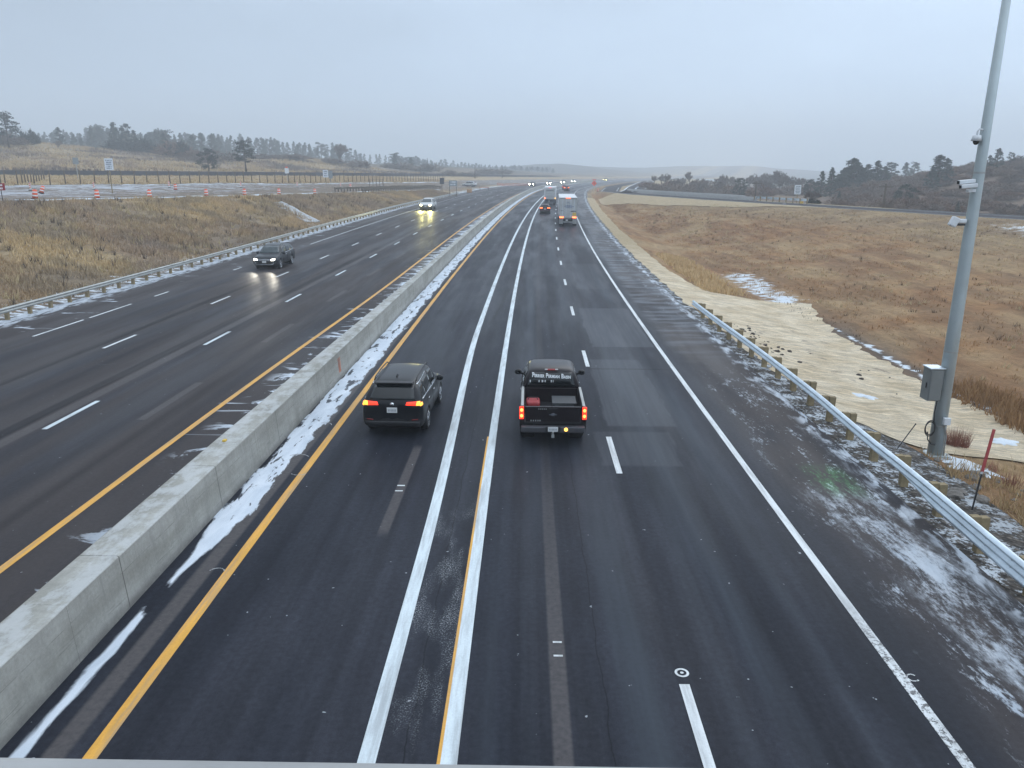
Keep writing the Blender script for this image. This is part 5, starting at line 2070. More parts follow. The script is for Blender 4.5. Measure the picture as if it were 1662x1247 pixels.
# dry hills: single trees and scrub
for px, tp, y_, k, wd, lb in ((22, 182, 300, 'ponderosa', 1.25, 'dark wide pine standing over grey brush at the left edge of the photo'),
                              (106, 207, 380, 'tall', 1.5, 'blue-grey pine in front of the belt, behind the bare hilltop bush'),
                              (192, 199, 392, 'tall', 1.2, 'taller of the two close dark pines above the dark hillside brush'),
                              (212, 201, 388, 'ponderosa', .9, 'second of the two close dark pines above the dark hillside brush'),
                              (226, 212, 380, 'tall', 1.2, 'lower dark pine beside the two close pines on the hill'),
                              (271, 216, 366, 'tall', 1.3, 'dark pine rising out of the rusty hillside scrub'),
                              (251, 226, 368, 'spruce', 1.5, 'short cone-shaped evergreen between dark brush and rusty scrub'),
                              (340, 241, 262, 'round', 1.2, 'round dense evergreen with twin trunks beside the old road'),
                              (400, 228, 265, 'ponderosa', 1.35, 'lone flat-topped pine with open pads of needles by the old road'),
                              (641, 250, 470, 'spruce', 1.6, 'reddish dark spruce on the slope right of the bare cottonwood'),
                              (667, 255, 470, 'tall', 1.5, 'dark pine at the foot of the slope above the scrub'),
                              (814, 278, 560, 'round', .9, 'small lone evergreen on the flat beyond the highway bend')):
    X, z, h = top_h(px, tp, y_)
    tree('pine_tree', PINES[k][int(px) % len(PINES[k])], X, y_, h, lb, wide=wd)
X, z, h = top_h(553, 231, 402)
tree('bare_tree', BAREW[0], X, 402, h, 'large bare cottonwood with spreading grey limbs on the left hill', wide=.75)
X, z, h = top_h(595, 261, 330)
tree('bare_tree', BARE[0], X, 330, h, 'slim bare sapling on the dry slope right of the cottonwood', wide=.45)
X, z, h = top_h(101, 226, 318)
tree('bare_tree', BAREW[1], X, 318, h, 'small bare bush tree alone on the grassy hilltop', wide=.75)
for px, y_, w_, hp, k, lb in ((5, 312, 15, 5.5, 'purple', 'grey-brown brush mound under the wide pine'), (34, 316, 11, 4.5, 'purple', 'low brush mound right of the wide pine'),
                              (60, 330, 6, 5.0, 'dark', 'round dark bush on the hilltop near the left edge'), (-15, 300, 12, 4, 'purple', 'brush mound cut by the left edge of the photo'),
                              (205, 372, 13, 5.2, 'dark', 'dark brush below the two close pines'), (232, 368, 12, 6.0, 'dark', 'dark brush clump left of the cone-shaped evergreen'),
                              (282, 352, 16, 8.0, 'rust', 'rusty scrub thicket on the hill shoulder'), (300, 350, 10, 6.0, 'dark', 'dark shrub at the foot of the rusty scrub'),
                              (318, 346, 10, 4.5, 'rust', 'small rusty scrub left of the round evergreen'), (355, 330, 14, 5.5, 'purple', 'purple-grey scrub behind the round evergreen'),
                              (440, 385, 22, 3.2, 'purple', 'low scrub line on the hill right of the lone pine'), (478, 390, 14, 2.6, 'rust', 'low rusty scrub right of the hill scrub line'),
                              (540, 396, 12, 4, 'purple', 'scrub at the foot of the bare cottonwood'), (580, 398, 10, 5.5, 'purple', 'scrub right of the bare cottonwood'),
                              (652, 462, 18, 5.5, 'purple', 'scrub between the reddish spruce and the dark pine'), (685, 470, 20, 5, 'purple', 'scrub trailing off right of the dark pine at the slope foot'),
                              (727, 430, 12, 3.4, 'purple', 'grey bush behind the board sign'), (752, 450, 16, 2.6, 'purple', 'low grey bush right of the one behind the board sign'), (792, 520, 22, 5, 'purple', 'grey thicket beside the small lone evergreen')):
    X, Y, z = col_at(px, y_)
    shrub('scrub_bush', SHR[k][int(px) % len(SHR[k])], X, Y, w_ * 1.2, hp * 1.25, lb)

# right side: creek-side bare trees, evergreens, scrub hill
i_ = 0
for px, tp, y_, wd in ((1062, 284, 330, .8), (1078, 280, 345, .9), (1096, 288, 300, 1.0), (1120, 277, 330, .7), (1108, 287, 380, 1.), (1136, 288, 300, 1.0), (1152, 291, 340, 1.1), (1176, 281, 320, .9), (1188, 285, 360, .9),
                       (1218, 286, 330, .9), (1232, 280, 370, 1.0), (1246, 279, 350, 1.0), (1258, 274, 310, .6), (1270, 275, 315, .7), (1284, 284, 300, .9), (1300, 287, 320, 1.0), (1316, 289, 340, 1.0), (1240, 290, 280, 1.2), (1165, 293, 280, 1.2), (1325, 292, 330, 1.)):
    X, z, h = top_h(px, tp, y_)
    tree('bare_tree', (BAREW if i_ % 3 else BARE)[i_ % 3], X, y_, h, 'bare grey-purple tree in the creekside thicket beyond the ramp wall', group='bare trees along the creek', wide=wd)
    i_ += 1
for j, px in enumerate(range(1052, 1400, 11)):
    y_ = 262 + 70 * rs.random()
    X, Y, z = col_at(px + rs.normal() * 3, y_)
    shrub('scrub_bush', SHR['purple' if j % 4 else 'rust'][j % 3], X, Y, 9 + 6 * rs.random(), max(3.5, (CAMH - z) * .62 + 2.2 * rs.random()), 'purple-brown scrub in the creekside thicket beyond the ramp', group='scrub along the creek')
for px, tp, y_, k, wd, lb in ((1203, 289, 262, 'round', 1.2, 'dome-shaped dark evergreen left of the pale utility pole'),
                              (1335, 278, 240, 'spruce', 1.6, 'dark spruce left of the layered spruce behind the ramp sign'), (1351, 272, 236, 'spruce', 1.4, 'layered spruce with a pointed top right of the ramp sign'),
                              (1318, 291, 250, 'round', 1.1, 'low round evergreen behind the ramp sign'),
                              (1368, 275, 255, 'tall', 2.17, 'bushy evergreen at the near edge of the dark grove'), (1381, 257, 262, 'tall', 2.17, 'tallest dark pine of the grove above the grassy spur'),
                              (1393, 262, 266, 'tall', 2.03, 'broad dark pine next to the tallest one of the grove'), (1408, 267, 270, 'tall', 2.17, 'middle dark pine of the grove above the grassy spur'),
                              (1424, 261, 268, 'tall', 1.89, 'pointed dark pine at the far end of the grove'), (1437, 270, 275, 'tall', 2.17, 'short dark pine at the far end of the grove'), (1446, 263, 330, 'ponderosa', 1.2, 'pale hazy pine behind the far end of the grove'),
                              (1470, 264, 360, 'tall', 1.2, 'thin hazy pine on the skyline left of the hazy leafless one'), (1483, 263, 360, 'ponderosa', .9, 'hazy pine with thin crown on the scrub skyline'),
                              (1524, 252, 222, 'tall', 2.1, 'tall layered pine on the scrub hill'), (1537, 257, 226, 'tall', 1.6, 'dark pine touching the tall layered pine'), (1512, 272, 216, 'spruce', 1.9, 'spreading lower evergreen beneath the tall layered pine'),
                              (1474, 299, 178, 'round', 1.25, 'round dark juniper right of the near utility pole'), (1366, 311, 190, 'spruce', 1.4, 'small dark juniper at the foot of the grassy spur'),
                              (1562, 327, 140, 'spruce', 1.2, 'small dark juniper close behind the ramp left of the camera pole'),
                              (1579, 263, 300, 'round', 1.2, 'grey bushy tree on the skyline left of the camera pole'), (1614, 241, 232, 'tall', 1.4, 'tallest pine on the skyline right of the camera pole'),
                              (1603, 252, 236, 'tall', 1.4, 'pine half hidden by the camera pole'), (1624, 256, 240, 'tall', 1.3, 'small pine beside the tallest skyline pine'), (1636, 247, 238, 'ponderosa', .9, 'slim open pine on the skyline near the right edge'),
                              (1654, 253, 240, 'ponderosa', .9, 'low open pine at the right edge of the photo')):
    X, z, h = top_h(px, tp, y_)
    tree('pine_tree', PINES[k][int(px) % len(PINES[k])], X, y_, min(max(h, 2.), 22), lb, wide=wd)
for px, tp, y_ in ((1362, 283, 256), (1374, 272, 258), (1387, 270, 260), (1400, 273, 264), (1415, 275, 266), (1431, 276, 268), (1442, 281, 270), (1357, 290, 250), (1369, 288, 252), (1396, 286, 256), (1411, 284, 258), (1426, 286, 262)):
    X, z, h = top_h(px, tp, y_)
    tree('pine_tree', PINES['round' if px % 2 else 'tall'][px % 2], X, y_, min(max(h, 2.), 22), 'dense lower evergreen filling the dark grove above the grassy spur', group='evergreens filling the right grove', wide=1.5 if px % 2 else 2.2)
for j in range(290):
    px = 1365 + 350 * rs.random()
    y_ = 150 + 130 * rs.random() ** .75
    X, Y, z = col_at(px, y_)
    if X < float(tab(Y, XR)) + 26:
        continue
    shrub('scrub_bush', SHR['purple' if j % 3 else 'rust'][j % 3], X, Y, 4 + 5 * rs.random(), 1.6 + 2.0 * rs.random(), 'grey-brown scrub oak on the hillside behind the ramp', group='scrub oaks on the right hillside')
X, z, h = top_h(1322, 308, 152)
tree('bare_tree', BAREW[2], X, 152, max(h, 2.5), 'small bare bush with dark base beside the ramp sign', wide=.9)
shrub('scrub_bush', SHR['dark'][0], X - .6, 151, 2.6, 1.3, 'dark juniper mound at the base of the bare bush by the ramp sign')

# ------------------------------------------------------------------ far low houses with snowy roofs
for px, y_, w_, lb in ((1139, 700, 9, 'low far building with white roof, left of the pair beyond the creek'), (1147, 705, 14, 'longer far building with white roof beyond the creek'), (1156, 710, 8, 'smallest far white-roofed building beyond the creek')):
    X, Y, z = col_at(px, y_)
    z = CAMH + (283 - 297) / 1250 * Y
    e = empty('far_house', (X, Y, z), 0, lb, 'house')
    MB().box((0, 0, 1.4), (w_, 8, 2.8)).build('wall', M['house_wall'], e)
    MB().prism([(-w_ / 2 - .4, 2.8), (w_ / 2 + .4, 2.8), (w_ / 2 - 1, 4.6), (-w_ / 2 + 1, 4.6)], -4.4, 4.4).build('roof', M['roof_white'], e)
    MB().box((w_ * .2, -4.02, 1.2), (1.2, .06, 1.2)).build('window', M['glass'], e)

# ------------------------------------------------------------------ fences
def fence(name, pts, h, gap, label, mat='fence_wood', wires=(.35, .8, 1.25, 1.7, 2.1), r=.11, rail=False):
    P = [Vector((x, y, 0)) for x, y in pts]
    seg = [(b - a).length for a, b in zip(P[:-1], P[1:])]
    Lt = sum(seg)
    n = int(Lt / gap)
    pos = []
    for i in range(n + 1):
        s_ = Lt * i / n
        k = 0
        while k < len(seg) - 1 and s_ > seg[k]:
            s_ -= seg[k]
            k += 1
        p = P[k].lerp(P[k + 1], min(1, s_ / seg[k]))
        pos.append(Vector((p.x, p.y, gz(p.x, p.y))))
    e = empty(name, pos[0], 0, label, 'fence')
    q = MB()
    q.cyl((0, 0, -.3), (0, 0, h), r, r * .9, 8)
    me = q.mesh('post', M[mat], True)
    for i, p in enumerate(pos):
        o = link(bpy.data.objects.new('post', me))
        o.parent = e
        o.location = p - pos[0]
        o.rotation_euler = (R(random.uniform(-2.5, 2.5)), R(random.uniform(-2.5, 2.5)), random.random() * 6)
        o.scale = (1, 1, random.uniform(.95, 1.06))
    for wz in wires:
        MB().tube([p - pos[0] + Vector((0, 0, wz * h / 2.4)) for p in pos], .008 if not rail else .04, 4).build('wire' if not rail else 'rail', M['wire' if not rail else mat], e)
    return e


YF = list(np.arange(104, 331, 12))
fence('deer_fence', [(float(tab(v, XF)), v) for v in YF], 2.5, 2.75, 'long deer fence of timber posts and wire behind the construction strip')
fence('deer_fence', [(hit(px, py)[0], hit(px, py)[1]) for px, py in ((-25, 298), (12, 298), (36, 298), (72, 293))], 2.4, 3.0, 'short second run of deer fence behind the first at the left edge')
a, b = hit(600, 303), hit(622, 303)
fence('wooden_gate', [(a[0], a[1]), (b[0], b[1])], 2.2, 1.6, 'reddish timber gate frame set in the deer fence', 'wood_dark', (2.1,), .08, True)

# ------------------------------------------------------------------ guardrail pair by the construction strip, ramp rail and wall
def straight_rail(label, p0, p1, gap, hgt=.78, mat='galv_old', post='wood_dark', thick=.28):
    p0, p1 = Vector(p0), Vector(p1)
    n = int((p1 - p0).length / gap)
    e = empty('guardrail', p0, 0, label, 'guardrail')
    d = (p1 - p0).normalized()
    nr = Vector((d.y, -d.x, 0))
    pp = []
    for i in range(n + 1):
        p = p0.lerp(p1, i / n)
        pp.append(Vector((p.x, p.y, gz(p.x, p.y))))
    vs, fs = [], []
    for p in pp:
        for a_, b_ in W14[:10]:
            q = p - p0 + nr * (a_ + .06) + Vector((0, 0, hgt - .19 + b_ * 1.25))
            vs.append(q)
    for i in range(n):
        for j in range(9):
            fs.append((i * 10 + j, i * 10 + j + 1, (i + 1) * 10 + j + 1, (i + 1) * 10 + j))
    solid(MB().add(vs, fs).build('rail', M[mat], e, True))
    me = MB().box((0, 0, hgt / 2 - .1), (.2, .2, hgt + .25)).mesh('post', M[post])
    for p in pp[:100]:
        o = link(bpy.data.objects.new('post', me))
        o.parent = e
        o.location = p - p0 - nr * .12
    return e


a, b = hit(548, 313), hit(716, 307)
m_ = hit(590, 314)
straight_rail('guardrail on dark posts, front of the pair beside the construction strip', (m_[0], m_[1], m_[2]), (b[0], b[1], b[2]), 1.9, 1.05, 'rust_rail')
straight_rail('guardrail on dark posts, rear of the pair and reaching further left', (a[0] - .6, a[1] + .8, a[2]), (b[0] - 2.2, b[1] + 3., b[2]), 1.9, 1.05, 'rust_rail')
rp = lambda y: float(tab(y, XR)) + 6.8
straight_rail('short bright guardrail at the near end of the ramp wall', (rp(139), 139, gz(rp(139), 139)), (rp(154), 154, gz(rp(154), 154)), 1.9, .82, 'galv', 'wood')
yw = np.linspace(153.5, 245, 60)
e = empty('ramp_wall', (rp(154), 154, gz(rp(154), 154)), 0, 'long low concrete barrier wall along the ramp road', 'concrete barrier')
P = []
for y_ in yw:
    x_, z_ = rp(y_), gz(rp(y_), y_)
    hh = .95 if y_ > 157 else .7
    P.append([(x_ + dx - e.location.x, y_ - e.location.y, z_ + dz - e.location.z) for dx, dz in ((-.28, -.1), (-.12, .35), (-.08, hh), (.08, hh), (.12, .35), (.28, -.1))])
o = grid_mesh('wall', np.array(P), M['concrete'], smooth=False, parent=e)
q = MB()
q.add([P[0][i] for i in range(6)] + [P[-1][i] for i in range(6)], [(0, 1, 2, 3, 4, 5), (11, 10, 9, 8, 7, 6)])
q.build('wall_end', M['concrete'], e)

# ------------------------------------------------------------------ signs
def sign(px, Y, py0, py1, wpx, label, panel='sign_white', rows_=0, ink='sign_ink', posts=1, back=False, name='road_sign', zbase=None, yaw=0., post='wood', top=None, legs=None):
    """a panel that spans photo rows py0..py1 at depth Y, on its post"""
    X, Y, z = col_at(px, Y)
    if zbase is not None:
        z = zbase
    k = Y / 1250 / math.cos(PITCH) * .985
    hor = 283.3
    z1, z0 = CAMH + (hor - py0) * k, CAMH + (hor - py1) * k
    wd, hh = wpx * k, z1 - z0
    e = empty(name, (X, Y, z), math.atan2(-X, Y) * .6 + yaw, label, 'sign')
    pn = MB().box((0, -.06, (z0 + z1) / 2 - z), (wd, .03, hh)).build('panel', M[panel], e, bevel=.006)
    q = MB()
    if rows_:
        rsx = np.random.default_rng(int(px))
        lh = hh * .82 / rows_
        for i in range(rows_):
            zz = z1 - z - hh * .09 - lh * (i + .5)
            wl = wd * (.52 + .24 * ((i * 37 + int(px)) % 5) / 5)
            x0 = -wl / 2
            while x0 < wl / 2 - .02:
                w_ = wd * (.055 + .035 * rsx.random())
                q.box((x0 + w_ / 2, -.079, zz), (w_, .006, lh * .56))
                x0 += w_ + wd * (.03 if rsx.random() < .8 else .08)
        q.build('lettering', M[ink], pn)
    if posts == 1:
        MB().box((0, 0, (z1 - z) / 2 - .1), (.13, .11, z1 - z + .1)).build('post', M[post], e)
    else:
        for sx_ in (-.42, .42):
            MB().box((sx_ * wd, 0, (z1 - z) / 2 - .1), (.13, .13, z1 - z + .1)).build('post', M[post], e)
    if top:
        MB().box((0, -.05, z1 - z + .22), (wd * .55, .03, .3)).build('flag_plate', M[top], e)
    return e


sign(179, 116, 263, 280.5, 12, 'white sign with five lines of dark text on a timber post by the construction strip', rows_=5)
sign(126, 176, 262, 272, 8, 'grey back of a sign on a thin post in front of the old road', 'sign_back', post='galv_old')
sign(466, 215, 276, 284, 6, 'small white sign with an orange plate on top behind the deer fence', rows_=0, top='sign_orange', post='galv_old')
sign(528.5, 205, 278.5, 289.5, 8, 'white sign with three lines of dark text behind the deer fence', rows_=3, posts=1)
sign(536.5, 209, 280, 291, 6, 'grey sign back directly beside the three-line white sign', 'sign_back', post='galv_old')
sign(717, 236, 289.5, 298.5, 6.5, 'dark sign board left of the framed board sign', 'sign_dark', posts=1, post='wood_dark')
e = sign(735, 214, 293, 301.5, 12.5, 'grey two-row board sign held in a dark post frame beside the highway', 'sign_back', rows_=2, ink='stripe_white', posts=2, post='wood_dark')
sign(1297, 144, 297, 311, 9.6, 'white sign with five lines of dark text above the ramp guardrail', rows_=5)
sign(1305.5, 140, 321.5, 328.5, 5, 'small yellow chevron sign at the end of the ramp guardrail', 'sign_yellow', post='galv_old')
sign(1277, 138.6, 325, 329.5, 4.6, 'small white object marker hung on the ramp guardrail', rows_=0, post='galv_old')
# red panel on a sprung stand at the left edge
X, Y, z = hit(5, 330)
e = empty('work_sign', (X, Y, z), .3, 'dark red panel with two white text lines, cut by the left edge', 'sign')
pn = MB().box((-.55, 0, 1.62), (1.9, .03, .70)).build('panel', M['sign_red'], e, bevel=.01)
q = MB()
for zz in (1.78, 1.46):
    x0 = -1.35
    while x0 < .18:
        q.box((x0, -.02, zz), (.10, .008, .18))
        x0 += .135
q.build('lettering', M['stripe_white'], pn)
MB().box((0, .03, .8), (.06, .05, 1.6)).build('mast', M['trim'], e)
q = MB()
for a_ in range(4):
    q.tube([(0, 0, .25), (.38 * math.cos(a_ * 1.57 + .78), .38 * math.sin(a_ * 1.57 + .78), .0)], .03, 6)
q.build('stand', M['trim'], e)
# orange diamond on a post at the gore with a red flagged drum
X, Y, z = on_road(12.2, 262)
z = gz(X, Y)
e = empty('work_sign', (X, Y, z), 0, 'bright orange diamond sign with a small dark figure at the gore', 'sign')
pn = MB().box((0, -.05, 2.9), (1.25, .03, 1.25), 0, Matrix.Rotation(R(45), 3, 'Y')).build('panel', M['sign_orange'], e)
q = MB().box((0, -.08, 2.9), (.18, .01, .7))
q.box((0.1, -.08, 3.0), (.3, .01, .14))
q.build('symbol', M['sign_red'], pn)
MB().box((0, 0, 1.45), (.1, .08, 2.9)).build('post', M['galv_old'], e)
for sx_ in (-.3, .3):
    MB().box((sx_, 0, 4.05), (.45, .02, .35), 0, Matrix.Rotation(sx_, 3, 'Y')).build('flag', M['sign_orange'], e)


# ------------------------------------------------------------------ traffic drums and panels
def drum_parts(parent, s=1.0):
    q = MB()
    q.cyl((0, 0, .06), (0, 0, 1.0), .29, .235, 18)
    q.cyl((0, 0, 1.0), (0, 0, 1.06), .12, .12, 10)
    b_ = q.build('drum_body', M['orange'], parent, True)
    for z0 in (.32, .70):
        r0 = .29 - .055 * (z0 - .06) / .94 + .004
        MB().cyl((0, 0, z0), (0, 0, z0 + .14), r0, r0 - .008, 18, False).build('white_band', M['stripe_white'], b_, True)
    MB().cyl((0, 0, 0), (0, 0, .08), .42, .40, 16).build('rubber_base', M['trim'], parent)


proto = empty('traffic_drum', (0, 0, 0), 0, '', 'traffic drum', 'drums on the construction strip')
drum_parts(proto)
PLACES = ((57, 323, 0.10, 'orange and white drum nearest the red sign, leaning a little'), (158, 322.5, 0, 'second drum in the row, below the striped panel'), (243, 321, .04, 'third drum in the row, right of the five-line sign'),
          (335, 318.8, 0, 'fourth drum in the row, below the round evergreen'), (397, 317.5, 0, 'fifth drum in the row, below the lone pine'), (453, 316, 0, 'sixth drum in the row, below the small white sign'), (511, 315.5, 0, 'last drum in the row, beside the guardrail pair'))


def copy_tree(o, parent=None):
    c = o.copy()
    link(c)
    if parent:
        c.parent = parent
    for ch in list(o.children):
        copy_tree(ch, c)
    return c


for i, (px, py, tl, lb) in enumerate(PLACES):
    o = proto if i == 0 else copy_tree(proto)
    o.location = hit(px, py)
    o.rotation_euler = (0, tl, i)
    o['label'] = lb
for px, py, tl, lb in ((67, 314, .35, 'tilted orange drum farther back near the first striped panel'), (285, 308.5, 0, 'orange drum farther back beside the third striped panel'), (569, 305.5, 0, 'orange drum beside the deer fence left of the timber gate')):
    o = copy_tree(proto)
    o.location = hit(px, py)
    o.rotation_euler = (0, tl, 1)
    o['label'] = lb
pp_ = empty('vertical_panel', (0, 0, 0), 0, '', 'striped panel', 'striped panels on the construction strip')
b_ = MB().box((0, 0, .75), (.28, .05, .95)).build('panel', M['stripe_white'], pp_, bevel=.02)
q = MB()
for k in range(3):
    z0 = .36 + k * .3
    q.add([(-.135, -.03, z0), (.135, -.03, z0 + .14), (.135, -.03, z0 + .29), (-.135, -.03, z0 + .15)], [(0, 1, 2, 3)])
q.build('stripe', M['orange'], b_)
MB().box((0, 0, .06), (.5, .4, .12)).build('rubber_base', M['trim'], pp_, bevel=.02)
for i, (px, py, lb) in enumerate(((50, 310, 'striped panel standing behind the first drum'), (153, 308.5, 'striped panel standing behind the second drum'), (275, 305.2, 'striped panel beside the back orange drum'), (391, 304.5, 'faded striped panel below the lone pine'),
                                  (482.5, 304, 'striped panel near the small white sign'), (553, 304.5, 'striped panel left of the drum by the fence'))):
    o = pp_ if i == 0 else copy_tree(pp_)
    o.location = hit(px, py)
    o.rotation_euler = (0, 0, .15 * i)
    o['label'] = lb
# van, tarp-covered crate, barrier boards near the merge
X, Y, z = hit(762, 303)
e = make_suv('white_van', 'white van parked beyond the board sign at the end of the construction strip', M['white_paint'], (X, Y, z), 1.1, tail='off', chrome=False, scale=1.1, category='van')
X, Y, z = hit(762, 313)
e = empty('crash_cushion', (X, Y, z), 0, 'tan block-shaped crash cushion at the end of the weathered guardrail', 'crash cushion')
for i in range(3):
    MB().box((-.1 * i, i * 1.1, .55), (1.5, .95, 1.1)).build('cell', M['crate_brown'], e, bevel=.12)
for dx in (-1.4, 1.5):
    MB().box((dx, -.3, .5), (.08, .06, 1.0)).build('marker_post', M['galv_old'], e)
X, Y, z = hit(786, 309)
e = empty('board_barricade', (X, Y, z), .2, 'low red and white barricade right of the tan crash cushion', 'barricade')
b_ = MB().box((0, 0, .9), (3.4, .05, .24)).build('board', M['orange_fade'], e, bevel=.01)
q = MB()
for k in range(5):
    x0 = -1.5 + k * .66
    q.add([(x0, -.03, .79), (x0 + .2, -.03, .79), (x0 + .36, -.03, 1.01), (x0 + .16, -.03, 1.01)], [(0, 1, 2, 3)])
q.build('stripe', M['stripe_white'], b_)
for sx_ in (-1.4, 1.4):
    MB().box((sx_, .05, .48), (.08, .5, .96)).build('leg', M['trim'], e)
X, Y, z = hit(811, 302)
fence('snow_fence', [(X - 1, Y), (X + 12, Y + 4)], 1.2, 2.0, 'low orange safety fence at the far roadside', 'orange_fade', (.3, .6, .9, 1.2, 1.5, 1.8, 2.1), .05, True)
o = copy_tree(proto)
o.location = hit(970, 311)
o['label'] = 'faded orange drum at the gore just right of the diamond sign'


# ------------------------------------------------------------------ utility poles
def upole(px, Y, py_top, label, arm=2.2, cross=True, py_arm=None):
    X, z, h = top_h(px, py_top, Y)
    e = empty('utility_pole', (X, Y, z), .25, label, 'utility pole')
    MB().cyl((0, 0, -.5), (0, 0, h), .24, .18, 10).build('pole', M['wood_dark'], e, True)
    if cross:
        ca = MB().box((0, -.1, h - .5), (arm, .2, .22)).build('crossarm', M['wood_dark'], e)
        q = MB()
        for x in (-.45, -.15, .15, .45):
            q.cyl((x * arm, -.1, h - .44), (x * arm, -.1, h - .25), .035, None, 6)
        q.build('insulator', M['galv_old'], ca)
    return e, Vector((X, Y, z + h - .25))


pa, ta = upole(1440, 150, 299, 'dark utility pole with crossarm left of the round juniper', 3.0)
pb, tb = upole(1229, 205, 294.5, 'utility pole with crossarm between dome evergreen and creek thicket', 2.6)
pc, tc_ = upole(1112, 320, 293.5, 'farther utility pole with crossarm above the ramp wall', 2.6)
upole(694, 480, 257, 'thin bare pole on the left slope behind the board sign', cross=False)
upole(713, 500, 264, 'thin pole with short arm right of the other slope pole', 1.6)
upole(771, 420, 268, 'thin pole on the flat above the white van', cross=False)
upole(815, 470, 272, 'thin pole in front of the small lone evergreen', cross=False)
te = Vector((ta.x + 75, ta.y - 55, ta.z + 1.5))
for par_, A, B in ((pa, ta, tb), (pb, tb, tc_), (pa, ta, te)):
    for off in (-.9, .9):
        pts = []
        for i in range(17):
            t_ = i / 16
            p = A.lerp(B, t_) + Vector((off, 0, -1.6 * 4 * t_ * (1 - t_)))
            pts.append(p)
        o = MB().tube(pts, .012, 4).build('wire', M['cable'], None)
        o.parent = par_
        o.matrix_parent_inverse = (Matrix.Translation(par_.location) @ Matrix.Rotation(par_.rotation_euler.z, 4, 'Z')).inverted()

# ------------------------------------------------------------------ camera pole by the shoulder
PX, PY = 13.05, 23.1
pz = gz(PX, PY)
e = empty('camera_pole', (PX, PY, pz), 0, 'tall grey steel camera pole with cabinet beside the right guardrail', 'pole')
q = MB()
q.tube([(0, 0, .05), (0, 0, 4.5), (0, 0, 9), (0, 0, 14.5)], [.222, .185, .145, .10], 24)
q.build('shaft', M['pole_steel'], e, True)
q = MB().cyl((0, 0, -.25), (0, 0, .03), .46, None, 20)
q.build('footing', M['concrete'], e)
bp_ = MB().box((0, 0, .055), (.62, .62, .045)).build('base_plate', M['pole_steel'], e, bevel=.01)
q = MB()
for sx_ in (-.25, .25):
    for sy in (-.25, .25):
        q.cyl((sx_, sy, .05), (sx_, sy, .16), .025, None, 8)
q.build('anchor_bolt', M['bolt'], bp_)
cb = MB().box((-.43, -.02, 2.36), (.40, .46, 1.0)).build('cabinet', M['cabinet'], e, bevel=.012)
MB().box((-.43, -.265, 2.35), (.35, .02, .92)).build('door', M['cabinet'], cb, bevel=.008)
MB().box((-.43, -.02, 2.88), (.46, .52, .03)).build('lid', M['galv'], cb, bevel=.006)
MB().box((-.645, -.1, 2.33), (.02, .03, .16)).build('latch', M['trim'], cb)
jb = MB().box((.06, -.27, 1.22), (.20, .13, .22)).build('junction_box', M['cam_white'], e, bevel=.012)
q = MB()
q.tube([(.06, -.26, 1.11), (.07, -.27, .9), (.16, -.2, .7), (.17, -.2, .05)], .022, 8)
q.build('conduit', M['galv_old'], e, True)
q = MB()
for k in range(2):
    pts = []
    for i in range(25):
        a_ = 2 * math.pi * i / 24 * 1.15 + .9
        pts.append((-.36 + .15 * math.cos(a_) - .03 * k, -.18 - .04 * k, .98 + .23 * math.sin(a_) - .03 * k))
    q.tube(pts, .017, 7)
q.tube([(-.26, -.15, 1.88), (-.30, -.17, 1.5), (-.27, -.18, 1.1)], .017, 7)
q.tube([(-.43, -.19, .85), (-.40, -.2, .6), (-.27, -.2, .45), (-.15, -.2, .42)], .017, 7)
q.build('cable_loop', M['cable'], e, True)


def zc(py):
    """height on the pole seen at photo row py"""
    d = pix_dir(1575, py)
    return CAMH + PY * d.z / d.y - pz


# hanging dome camera, two sloping camera housings, lower pair of sensors
z_ = zc(228)
q = MB()
q.tube([(-.14, -.1, z_ + .28), (-.24, -.1, z_ + .30), (-.28, -.1, z_ + .24), (-.28, -.1, z_ + .12)], .025, 8)
q.cyl((-.28, -.1, z_ - .02), (-.28, -.1, z_ + .13), .135, .11, 16)
dm = q.build('dome_camera', M['cam_white'], e, True)
MB().ball((-.28, -.1, z_ - .03), (.085, .085, .10), 14, 8).build('lens_dome', M['dome'], dm, True)
z_ = zc(298)
tl = Matrix.Rotation(R(-6), 3, 'Y')
for dy, dz_, nm in ((-.1, .05, 'camera_housing'), (-.24, -.07, 'camera_housing')):
    c_ = MB().box((-.37, dy, z_ + dz_), (.46, .13, .11), 0, tl).build(nm, M['cam_white'], e, bevel=.02)
    MB().box((-.603, dy, z_ + dz_ - .025), (.02, .11, .09), 0, tl).build('lens_glass', M['dome'], c_)
MB().box((-.22, -.12, z_ - .20), (.22, .14, .09)).build('bracket', M['cam_white'], e, bevel=.01)
z_ = zc(360)
c_ = MB().box((-.56, -.1, z_), (.20, .18, .28), 0, Matrix.Rotation(R(25), 3, 'Y')).build('radar_sensor', M['cam_white'], e, bevel=.03)
MB().box((-.32, -.08, z_ + .02), (.24, .13, .12)).build('sensor_body', M['cam_white'], e, bevel=.03)
MB().box((-.33, -.08, z_ - .08), (.2, .1, .06)).build('bracket', M['trim'], e)
for zb in (.0, 2.35, zc(340)):
    MB().cyl((0, 0, 1.0 + zb), (0, 0, 1.05 + zb), .222 - .0085 * (1 + zb) + .006, None, 24).build('strap', M['galv_old'], e)

